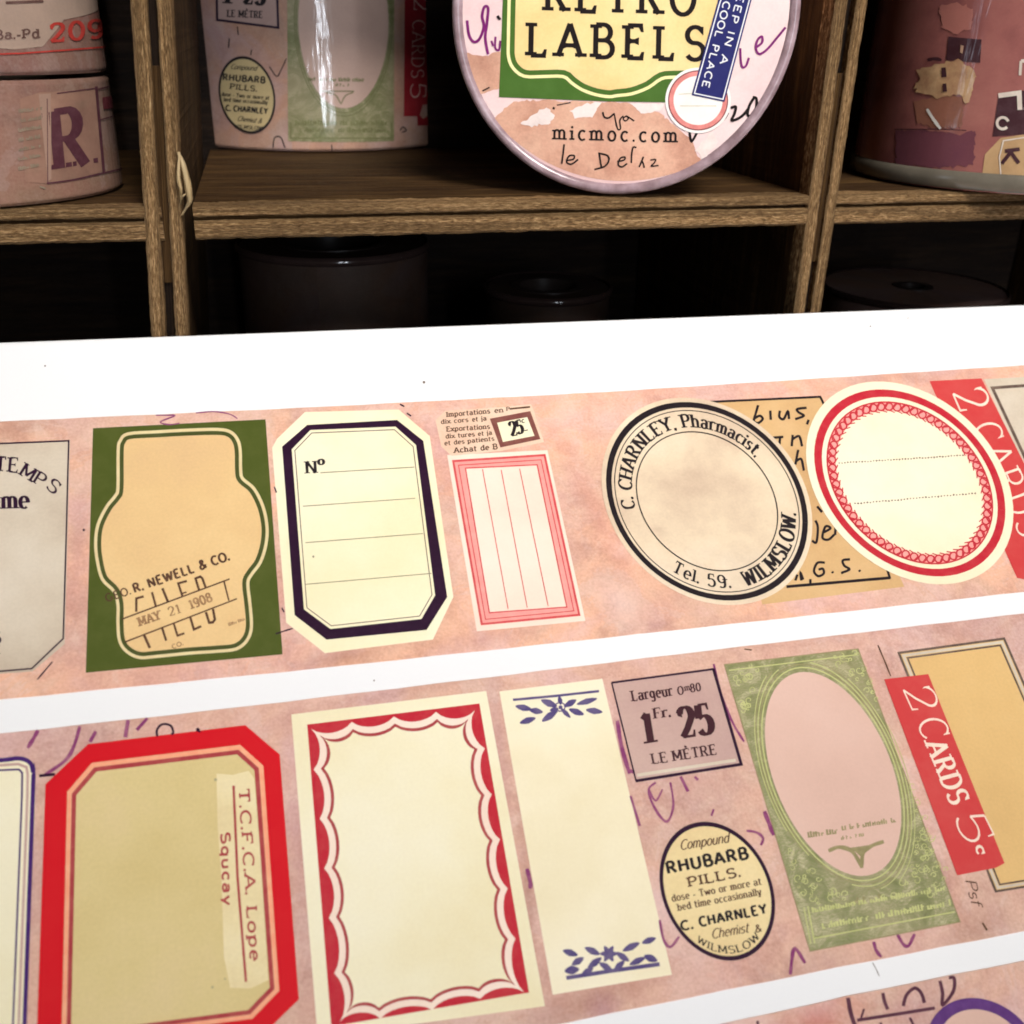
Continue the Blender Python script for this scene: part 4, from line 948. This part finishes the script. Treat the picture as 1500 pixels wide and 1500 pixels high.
# -- roll with the oval label, middle compartment
c, R = roll_at(272, 664, 222, SHT)
r1 = make_roll('roll of pink label tape with green oval print, standing behind the round cover', c, R, SHT, SHT + TW * 1.08, rolltape('roll_print_shaded', 5, .7), CORE)  # darker copy of the strip print; compartment shade is put into the colour
cy = Cyl(c, R); Pq = T(3.846, 270, 0)
K1, K2, K3 = .00007, .00014, .00021  # this roll's labels repeat the strip's in darker colours that include its shade
def RI(l, sfc): return Ink(sfc, l)
q = Pq((188, 112), (530, 156), (520, -160), (182, -200))
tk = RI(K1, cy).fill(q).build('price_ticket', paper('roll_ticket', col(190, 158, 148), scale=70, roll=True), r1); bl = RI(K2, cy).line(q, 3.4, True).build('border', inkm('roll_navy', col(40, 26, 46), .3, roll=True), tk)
RB = inkm('roll_black', (.02, .016, .018), .3, roll=True)
tx = RI(K2, cy); tx.text('LE MÈTRE', Pq((243, 94))[0], Pq((442, 102))[0], 10, 'serif'); tx.text('1', Pq((225, 18))[0], Pq((262, 20))[0], 30, 'didone'); tx.text('25', Pq((335, 22))[0], Pq((455, 28))[0], 30, 'didone'); tx.build('lettering', RB, tk)
E6 = Ell(270 + 355 / 3.846, 535 / 3.846, 160 / 3.846, 219 / 3.846, .16)
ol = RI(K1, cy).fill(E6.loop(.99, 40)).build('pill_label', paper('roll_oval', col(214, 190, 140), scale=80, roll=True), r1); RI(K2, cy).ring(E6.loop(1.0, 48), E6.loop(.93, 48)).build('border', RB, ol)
tx = RI(K2, cy)
for s_, p0, p1, h, stl in (('Compound', (262, 388), (408, 398), 28, 'script'), ('RHUBARB', (218, 450), (456, 468), 34, 'bold'), ('PILLS.', (258, 500), (410, 515), 30, 'slab'), ('dose - Two or more at', (212, 540), (480, 562), 22, 'serif'), ('bed time occasionally', (225, 570), (470, 588), 22, 'serif'), ('C. CHARNLEY', (235, 622), (470, 640), 30, 'bold'), ('Chemist &', (300, 680), (435, 695), 28, 'script'), ('WILMSLOW', (285, 722), (440, 734), 22, 'serif')):
    tx.text(s_, Pq(p0)[0], Pq(p1)[0], h / 3.846, stl)
tx.build('lettering', RB, ol)
gl = RI(K1, cy).fill(Pq((578, -300), (1182, -300), (1180, 795), (585, 795))).build('engraved_label', engraved('roll_engraved', True, .9), r1)
E7 = Ell(270 + 895 / 3.846, 120 / 3.846, 252 / 3.846, 490 / 3.846, .02)
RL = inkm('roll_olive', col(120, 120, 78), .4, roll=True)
ln = RI(K2, cy)
for k in (1.05, 1.09): ln.line(E7.loop(k, 60), 1.2, True)
ln.line(Pq((600, 690), (600, 778), (1165, 778), (1165, 690)), 1.6); ln.scrib(Pq((625, 705))[0], Pq((1130, 705))[0], 8, 23); ln.scrib(Pq((625, 745))[0], Pq((1130, 745))[0], 7, 31); ln.build('engraved_line', RL, gl)
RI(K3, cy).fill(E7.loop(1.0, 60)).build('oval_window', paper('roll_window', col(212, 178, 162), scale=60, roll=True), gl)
tx = RI(K3 + .00007, cy); tx.scrib(Pq((700, 455))[0], Pq((1000, 460))[0], 6, 19); tx.line(Pq((765, 512), (955, 514)), 1.5); tx.pen(Pq((800, 520), (850, 535), (880, 585)), 1.6); tx.pen(Pq((950, 520), (905, 540), (882, 585)), 1.6); tx.scrib(Pq((850, 485))[0], Pq((930, 487))[0], 5, 7); tx.build('lettering', RL, gl)
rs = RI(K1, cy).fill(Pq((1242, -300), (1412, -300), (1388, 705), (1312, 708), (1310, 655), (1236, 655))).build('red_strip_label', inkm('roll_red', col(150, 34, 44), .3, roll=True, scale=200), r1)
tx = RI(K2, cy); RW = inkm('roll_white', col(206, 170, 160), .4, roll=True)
tx.text('2', Pq((1292, -10))[0], Pq((1290, 62))[0], 22, 'thin', up=(22, 0)); tx.text('CARDS', Pq((1284, 112))[0], Pq((1276, 440))[0], 18, 'thin', up=(18, 0)); tx.text('5', Pq((1274, 462))[0], Pq((1270, 560))[0], 22, 'thin', up=(22, 0)); tx.build('lettering', RW, rs)
dk = RI(K1, cy)
for p in (((480, 375), (520, 430), (545, 395), (575, 330)), ((500, 835), (510, 775), (545, 775), (568, 835)), ((255, 215), (250, 270)), ((300, 150), (305, 195)), ((380, 280), (375, 310)), ((830, 815), (832, 850)), ((1215, 735), (1230, 715), (1250, 735), (1225, 745))): dk.pen(Pq(*p), 1.8)
dk.build('handwriting', RB, r1)

# -- two stacked rolls, left compartment
c, R = roll_at(-275, 204, 306, SHT)
c2, R2 = c, R
Qq = T(4.84, 0, 0)
cy = Cyl(c, R); zt_ = cy.to2d((20, 118))[1]
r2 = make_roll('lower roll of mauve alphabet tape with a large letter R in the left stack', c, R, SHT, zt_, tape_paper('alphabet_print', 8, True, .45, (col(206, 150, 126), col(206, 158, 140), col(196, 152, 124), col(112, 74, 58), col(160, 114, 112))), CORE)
lab = RI(K1, cy).fill(Qq((140, 700), (280, 655), (670, 628), (728, 1215), (330, 1300), (180, 1290))).build('letter_panel', paper('letter_panel', col(146, 110, 94), col(128, 96, 82), col(158, 122, 104), scale=200, blot=col(122, 112, 92), blot_amt=.5, roll=True), r2)
RP = inkm('plum_letter', col(80, 44, 52), .35, roll=True)
tx = RI(K2, cy); tx.text('R', Qq((378, 1200))[0], Qq((628, 1160))[0], 84, 'serif', up=(-8, -84)); tx.build('lettering', RP, lab)
bl = RI(K2, cy); bl.line(Qq((400, 662), (670, 626)), 1.6); bl.line(Qq((676, 615), (730, 1220)), 4.2); bl.line(Qq((330, 1300), (520, 1275), (862, 1195)), 2.2); bl.line(Qq((690, 632), (820, 600)), 2); bl.line(Qq((700, 850), (800, 822)), 1.6); bl.line(Qq((330, 700), (335, 1300)), 1.2); bl.build('border', RP, lab)
RI(K2, cy).fill(Qq((270, 668), (355, 660), (360, 1270), (335, 1285))).build('paper_band', paper('pale_band', col(156, 126, 110), scale=120, roll=True), lab)
gk = RI(K2, cy)
for i in range(7): gk.scrib(Qq((130, 800 + 68 * i))[0], Qq((285, 780 + 66 * i))[0], 6, i)
gk.pen(Qq((280, 1322), (318, 1335)), 2); gk.build('handwriting', inkm('grey_writing', col(122, 110, 92), .5, roll=True), lab)
RI(K2, cy).fill(Qq((718, 690), (800, 672), (808, 760), (728, 775))).build('stamp', inkm('maroon_stamp', col(96, 40, 46), .5, roll=True), lab)
zt2 = zt_ + .0006
cy = Cyl(c2, R2)
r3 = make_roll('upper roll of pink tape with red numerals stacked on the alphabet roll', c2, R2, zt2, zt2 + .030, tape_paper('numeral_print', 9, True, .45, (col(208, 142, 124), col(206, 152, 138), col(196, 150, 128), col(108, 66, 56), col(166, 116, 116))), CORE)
pa = RI(K1, cy).fill(Qq((-600, 100), (-600, -200), (640, -200), (760, -40), (690, 70), (450, 140), (300, 330), (100, 350), (-200, 330))).build('paper_band', paper('ledger_band', col(166, 142, 126), scale=140, blot=col(150, 130, 118), blot_amt=.5, roll=True), r3)
NR = inkm('numeral_red', col(164, 52, 44), .4, roll=True)
tx = RI(K2, cy); tx.text('209', Qq((348, 297))[0], Qq((730, 262))[0], 26, 'slab', up=(-1, -26)); tx.line(Qq((-300, 392), (150, 378), (450, 356), (770, 330)), 2.4); tx.build('lettering', NR, r3)
tx = RI(K2, cy); tx.text('Ba.-Pd', Qq((-40, 278))[0], Qq((275, 268))[0], 13, 'slab'); tx.line(Qq((40, 20), (300, 8)), 4); tx.build('lettering', inkm('numeral_grey', col(90, 64, 58), .5, roll=True), r3)

# -- mauve roll with lettered tiles, right compartment
c, R = roll_at(1226, 1690, 283, SHT)
cy = Cyl(c, R); Rq = T(5, 1200, 0)
CLEAR = plastic('clear_film_edge', (.15, .13, .10), .2)
r4 = make_roll('glossy mauve roll of collage tape with lettered tiles in the right compartment', c, R, SHT, SHT + .052, paper('collage_print', col(150, 92, 86), col(118, 66, 66), col(166, 108, 98), blot=col(92, 52, 70), blot_amt=.6, scale=70, roll=True), CORE, rim=(SHT + .0002, cy.to2d((1450, 254))[1], CLEAR))
dkq = inkm('tile_dark', col(62, 34, 40), .3, roll=True)
RI(K1, cy).fill(Rq((948, 268), (1190, 290), (1180, 460), (930, 440))).build('dark_tile', dkq, r4)
RI(K2, cy).fill(Rq((1038, 330), (1062, 335), (1052, 392), (1035, 385))).build('pale_mark', paper('pale_mark', col(176, 140, 116), scale=300, roll=True), r4)
RI(K2, cy).fill(jag(Rq((705, 512), (760, 500), (830, 478), (900, 470), (1030, 428), (1060, 470), (1120, 500), (1152, 560), (1128, 625), (1110, 700), (1078, 782), (1058, 720), (1030, 690), (960, 700), (870, 722), (820, 700), (760, 690), (690, 640), (745, 575)), 5, 3)).build('torn_patch', paper('torn_beige', col(190, 152, 112), col(160, 116, 88), col(206, 170, 128), scale=260, blot=col(120, 84, 66), blot_amt=.6, roll=True), r4)
RI(K1, cy).fill(jag(Rq((700, 745), (870, 700), (1060, 700), (1040, 935), (850, 935), (720, 905)), 4, 5)).build('torn_patch', paper('torn_brown', col(146, 96, 78), scale=180, blot=col(110, 70, 62), blot_amt=.6, roll=True), r4)
RI(K1, cy).fill(jag(Rq((560, 960), (760, 950), (1040, 985), (1150, 960), (1130, 1210), (860, 1225), (560, 1205), (560, 960)), 6, 8)).build('torn_patch', paper('torn_plum', col(112, 64, 74), scale=90, blot=col(84, 46, 70), blot_amt=.6, roll=True), r4)
RI(K1, cy).fill(jag(Rq((880, 40), (1010, 20), (1130, 60), (1120, 210), (1000, 250), (900, 200), (880, 40)), 6, 9)).build('torn_patch', paper('torn_mauve', col(170, 108, 98), scale=150, blot=col(120, 72, 74), blot_amt=.6, roll=True), r4)
sp_ = RI(K3, cy); sp_.line(Rq((560, 948), (900, 946), (1080, 955)), 1.4); sp_.pen(Rq((915, 500), (920, 560)), 7); sp_.pen(Rq((922, 615), (926, 668)), 6); sp_.pen(Rq((800, 440), (850, 430), (900, 440)), 5); sp_.build('ink_mark', dkq, r4)
gt = RI(K3, cy); gt.pen(Rq((795, 800), (840, 870), (892, 942)), 4.5); gt.build('painted_glint', plastic('glint_white', (.75, .72, .66), .3), r4)  # glint on the film, painted as a pale stroke
tl = RI(K1, cy).fill(Rq((1315, 690), (1640, 640), (1640, 960), (1500, 985), (1270, 1000))).build('dark_tile', dkq, r4)
tw = RI(K2, cy); wq = inkm('tile_white', col(206, 192, 178), .3, roll=True)
tw.line(Rq((1318, 700), (1465, 680), (1470, 800)), 7); tw.line(smooth([Rq((1345 + 42 * math.cos(a), 902 + 42 * math.sin(a)))[0] for a in np.linspace(.8, 5.9, 12)], 2), 4); tw.text('T', Rq((1500, 740))[0], Rq((1500, 850))[0], 20, 'sans', up=(20, 0)); tw.build('lettering', wq, tl)
bt = RI(K1, cy).fill(Rq((1195, 1272), (1215, 1130), (1330, 1010), (1640, 960), (1640, 1290), (1500, 1290))).build('beige_tile', paper('tile_beige', col(178, 144, 104), col(156, 122, 86), col(192, 158, 116), scale=120, roll=True), r4)
kk = RI(K2, cy); kk.line(Rq((1330, 1275), (1320, 1150), (1350, 1030), (1640, 985)), 1.8); kk.build('tile_edge', wq, bt)
kk = RI(K2, cy); kk.line(Rq((1365, 1105), (1465, 1092)), 5.5); kk.line(Rq((1415, 1098), (1340, 1195)), 5.5); kk.line(Rq((1400, 1110), (1460, 1192)), 5.5); kk.build('lettering', dkq, bt)
up_ = RI(K1, cy); up_.text('L', Rq((1480, 420))[0], Rq((1470, 560))[0], 24, 'sans', up=(24, 0)); up_.text('B', Rq((1560, 300))[0], Rq((1555, 500))[0], 24, 'sans', up=(24, 0)); up_.build('lettering', wq, r4)

# -- rolls in the dark lower compartments
FLO = z_low + .0003
DCORE = plastic('dark_core', (.02, .014, .012), .3)
DRIM = plastic('dark_glossy_rim', (.03, .018, .016), .12)
def lower(px_l, px_r, y_front, mat, label, core=.6):
    p = FACE.to3d(f2(((px_l + px_r) / 2, y_front))) + TY * .026
    # the nearest point of the rim lies .012 behind the tray front
    mid = (px_l + px_r) / 2; r = ray(mid, y_front); t = (p @ TY - CAM @ TY) / (r @ TY); q = CAM + t * r
    d = q[:2] - CAM[:2]; D0 = np.linalg.norm(d); d /= D0
    a, b = ray(px_l, y_front)[:2], ray(px_r, y_front)[:2]; h = .5 * math.acos((a @ b) / np.linalg.norm(a) / np.linalg.norm(b)); R = D0 * math.sin(h) / (1 - math.sin(h))
    return make_roll(label, CAM[:2] + d * (D0 + R), R, FLO, q[2], mat, DCORE, core=core, rim=(q[2] - .0012, q[2] + .0003, DRIM))
lower(352, 628, 381, tape_paper('lower_print_shaded', 12, False, .05), 'maroon tape roll with shade-darkened print under the middle shelf, rim catching light')  # print multiplied nearly to black: compartment shade held in the colour
lower(712, 892, 440, tape_paper('narrow_print_shaded', 13, False, .035), 'narrow tape roll with shade-darkened print low in the middle bottom compartment')  # near-black multiplier again paints the shade into the print
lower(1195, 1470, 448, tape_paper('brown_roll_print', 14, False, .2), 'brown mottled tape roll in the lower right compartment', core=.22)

# -- boxed roll turned to show its round printed cover
p0 = on_shelf(906, 285.5, SHT)
vd = math.atan2(p0[0] - CAM[0], p0[1] - CAM[1]) * .9
DX = np.array([math.cos(vd), -math.sin(vd), 0]); DY = np.array([math.sin(vd), math.cos(vd), 0])
DISC = Plane(p0, DX, TZ, -DY)
cc = np.array(DISC.to2d((913.5, 21))); RD = cc[1]; cc3 = DISC.to3d(cc)
disc = thing('tape_roll', 'upright tape roll facing front with round pink cover and green title label', 'tape roll', p0, 'wound rolls of printed tape in the tray')
def disc_lathe(prof, n=112):
    V, F, UV = [], [], []; m = len(prof)
    for i in range(n):
        a = 2 * math.pi * i / n
        for r, d in prof: V.append(cc3 + DX * r * math.cos(a) + TZ * r * math.sin(a) + DY * d); UV.append((r * math.cos(a), r * math.sin(a)))
    for i in range(n):
        i2 = (i + 1) % n
        for k in range(m - 1): F.append([i * m + k, i * m + k + 1, i2 * m + k + 1, i2 * m + k])
    return V, F, UV
rimmat = MB('clear_plastic_rim'); nn = rimmat.noise(1, 4, .6, rimmat.uv(260, 260)); rimm = rimmat.done(rimmat.ramp(nn, [(.3, col(128, 104, 108)), (.55, col(164, 140, 146)), (.75, col(190, 168, 174))]), .16, .5)
V, F, UV = disc_lathe([(RD * .925, .0006), (RD * .94, -.0002), (RD * .965, -.0006), (RD * .99, -.0003), (RD, .0006), (RD, .004), (RD * .985, .0055)]); link('plastic_rim', V, F, rimm, disc, UV, smooth=True)
V, F, UV = disc_lathe([(RD * .985, .0052), (RD * .985, .040), (RD * .55, .040)]); link('wound_tape', V, F, MT['tape'][2], disc, UV)
DP = Plane(DISC.to3d(cc, 0), DX, TZ, -DY)       # printed face
ED = Ell(913.5, 21, 264 * .93, 264 * .93, 0)
def circ(r, n=96): return [(r * math.cos(6.2832 * i / n), r * math.sin(6.2832 * i / n)) for i in range(n)]
base = Ink(DP, 0.0); P = circ(RD * .935); base._add2(P, [list(range(len(P)))])
cov = base.build('printed_cover', paper('cover_pink', col(238, 208, 206), col(228, 190, 190), col(242, 218, 214), scale=70, seed=17, blot=col(214, 160, 150), blot_amt=.5), disc)
D1, D2, D3, D4, D5, D6 = [.00003 * i for i in range(1, 7)]
def DI(l): return Ink(DP, l)
def cp(deg, k=.925): return (913.5 + 264 * k * math.cos(math.radians(deg)), 21 + 264 * k * math.sin(math.radians(deg)))
BR = paper('torn_brown_paper', col(216, 166, 142), col(186, 132, 110), col(228, 184, 158), scale=160, seed=18, blot=col(150, 98, 82), blot_amt=.6, grain=.2)
LM = T(5, 640, 0); RM = T(5, 900, 0)
DI(D1).fill(jag(LM((385, 905), (480, 810), (560, 745), (700, 735), (1050, 740), (1300, 745)) + RM((130, 760), (340, 830), (450, 930), (560, 1010), (600, 1120), (640, 1180)), 3.5, 1) + [cp(a) for a in range(66, 134, 3)]).build('torn_paper', BR, cov)
DI(D1).fill(jag(LM((150, 365), (250, 400), (340, 415), (480, 375)), 3, 2) + LM((480, 640)) + jag(LM((480, 640), (330, 690), (262, 715)), 3, 3)[1:] + [cp(a, .92) for a in range(152, 165, 3)]).build('torn_paper', BR, cov)
WTP = paper('torn_white_paper', col(240, 222, 216), scale=300, seed=19, blot=col(206, 170, 160), blot_amt=.5)
for k, (pp, am) in enumerate(((LM((620, 910), (700, 845), (800, 790), (868, 830), (830, 905), (690, 925), (620, 910)), 4), (LM((975, 810), (1080, 765), (1215, 740), (1140, 860), (1010, 865), (975, 810)), 3), (RM((110, 755), (240, 760), (370, 760), (340, 810), (200, 830), (110, 755)), 3), (RM((590, 1100), (720, 960), (760, 1040), (720, 1090), (640, 1165), (590, 1100)), 4))):
    DI(D2).fill(jag(pp, am, 4 + k)).build('torn_paper', WTP, cov)
gr = DI(D3).fill(LM((510, -650), (455, 711), (1300, 744)) + RM((640, 752), (875, -650))).build('green_label', inkm('cover_green', col(70, 104, 40), .35, alt=col(88, 124, 58), scale=250), cov)
ct = LM((545, -560), (530, 0), (524, 300), (526, 420), (560, 500), (640, 558), (780, 560), (925, 560), (985, 605), (1060, 655), (1160, 692), (1260, 708)) + RM((20, 700), (130, 686), (250, 640), (345, 576), (440, 565), (640, 560), (760, 540), (800, 440), (810, 0), (815, -560))
I_ = DI(D4).line(smooth(ct, 3), 4.6).build('border', inkm('cover_cream_line', col(246, 236, 168), .2), gr)
ic = inset(smooth(ct, 3), 9.5)
DI(D4).fill(ic).build('panel', paper('cover_panel', col(244, 216, 152), col(236, 202, 136), col(248, 224, 166), scale=90, seed=20, blot=col(226, 180, 116), blot_amt=.5), gr)
BK = inkm('cover_black', (.010, .006, .006), .15, alt=(.03, .02, .02))
tx = DI(D5); tx.text('LABELS', (772, 81), (1033, 88), 48, 'type', up=(1, -48)); tx.text('RETRO', (797, 15), (1018, 22), 48, 'type', up=(1, -48)); tx.build('lettering', BK, gr)
tx = DI(D3); tx.text('micmoc.com', (810, 204), (992, 208.5), 20.5, 'type'); tx.pen([(1010, 192), (1013, 207), (1021, 194)], 3.5, False); tx.build('lettering', BK, cov)
hw = DI(D3)
for fq, p, w in ((LM, ((932, 1058), (925, 1120), (914, 1198)), 2.6), (LM, ((955, 1175), (1000, 1165), (1005, 1140), (968, 1142), (950, 1185), (985, 1202), (1034, 1168)), 2.4), (LM, ((1188, 1118), (1196, 1170), (1206, 1232)), 2.6), (LM, ((1188, 1122), (1250, 1140), (1258, 1180), (1225, 1220), (1155, 1240)), 2.6), (RM, ((22, 1182), (70, 1172), (76, 1150), (42, 1160), (28, 1205), (55, 1222), (92, 1198)), 2.4), (RM, ((160, 1080), (138, 1078), (128, 1120), (124, 1192)), 2.3), (RM, ((212, 1148), (200, 1180), (182, 1222)), 2.3), (RM, ((200, 1172), (212, 1200), (218, 1228)), 2.3), (RM, ((265, 1172), (302, 1168), (290, 1195), (270, 1216), (322, 1212)), 2),
               (LM, ((1215, 822), (1228, 858), (1260, 862), (1295, 835)), 2.6), (LM, ((1298, 830), (1310, 890), (1325, 945), (1345, 940), (1340, 880), (1365, 850)), 2.2), (RM, ((85, 850), (65, 868), (80, 885), (102, 868), (90, 850), (120, 868), (145, 885)), 2), (RM, ((855, 790), (888, 782), (880, 830), (858, 882), (905, 868), (945, 840), (978, 800)), 4), (RM, ((1028, 708), (990, 770), (975, 838), (1005, 848), (1038, 790), (1040, 722), (1015, 712)), 4), (RM, ((832, 826), (812, 862), (768, 905)), 3), (LM, ((445, 118), (462, 142)), 4), (LM, ((336, 664), (385, 640)), 2), (LM, ((850, 790), (862, 795)), 3.4), (LM, ((880, 770), (980, 750)), 1.6)): hw.pen(fq(*p), w, False)
hw.build('handwriting', BK, cov)
pw = DI(D3)
for fq, p, w in ((LM, ((222, 152), (236, 255), (270, 306), (312, 285), (345, 195), (332, 120), (348, 52), (376, 62), (366, 180), (355, 280), (375, 395)), 4), (LM, ((400, 300), (412, 335)), 3), (LM, ((430, 270), (428, 350), (455, 365), (465, 300)), 3), (RM, ((922, 355), (925, 440), (938, 492), (965, 480), (985, 425)), 3.2), (RM, ((1040, 345), (1082, 310), (1080, 268), (1050, 290), (1035, 350), (1060, 395), (1115, 365), (1180, 290), (1252, 202)), 3.4)): pw.pen(fq(*p), w, False)
pw.build('handwriting', inkm('cover_purple', col(118, 30, 104), .3), cov)
def rc(r, n=56, x=1022.5, y=147): return [(x + r * math.cos(6.2832 * i / n), y + r * math.sin(6.2832 * i / n)) for i in range(n)]
rb = DI(D5).fill(rc(48)).build('round_sticker', paper('sticker_white', col(250, 244, 238), scale=60, grain=.04), cov)
DI(D6).ring(rc(42.5), rc(36)).build('border', inkm('sticker_rose', col(212, 128, 122), .5), rb); k_ = DI(D6); k_.line(rc(43.2), 1.5, True); k_.build('border', inkm('sticker_maroon', col(112, 48, 52), .3), rb)
k_ = DI(D6); k_.line(RM((470, 690), (590, 682)), 1.2); k_.line(RM((480, 775), (745, 775)), 1.2); k_.build('rule_line', inkm('sticker_rule', col(206, 200, 176), .3), rb)
D7, D8 = .00024, .00028
sq = [(1083, -110), (1130, -110), (1061, 149), (1013, 139)]
bs = DI(D7).fill(sq).build('blue_sticker', inkm('sticker_navy', col(38, 40, 100), .25, alt=col(60, 62, 122), scale=250), cov)
SW = inkm('sticker_lettering', col(232, 232, 236), .2)
k_ = DI(D8); k_.line(inset(sq, 3.2), 1.7, True)
dd = np.array([1013 - 1083, 139 + 110.]); dd /= np.hypot(*dd); rr = np.array([dd[1], -dd[0]])
k_.text('KEEP IN A', RM((926, -130))[0], RM((770, 465))[0] , 10, 'sans', up=(10, 2.6)); k_.text('COOL PLACE', RM((800, 5))[0], RM((640, 635))[0], 10, 'sans', up=(10, 2.6)); k_.build('lettering', SW, bs)

# ------------------------------------------------------------------ table under the card and the tray
V, F = [], []
for z in (0, -.02):
    for x, y in ((-.55, -.25), (.6, -.25), (.6, .55), (-.55, .55)): V.append((x, y, z))
F = [[0, 1, 2, 3], [7, 6, 5, 4]] + [[i, i + 4, (i + 1) % 4 + 4, (i + 1) % 4] for i in range(4)]
tb = link('table_top', V, F, MT['table'], None, [(v[0], v[1]) for v in V]); tag(tb, kind='structure')
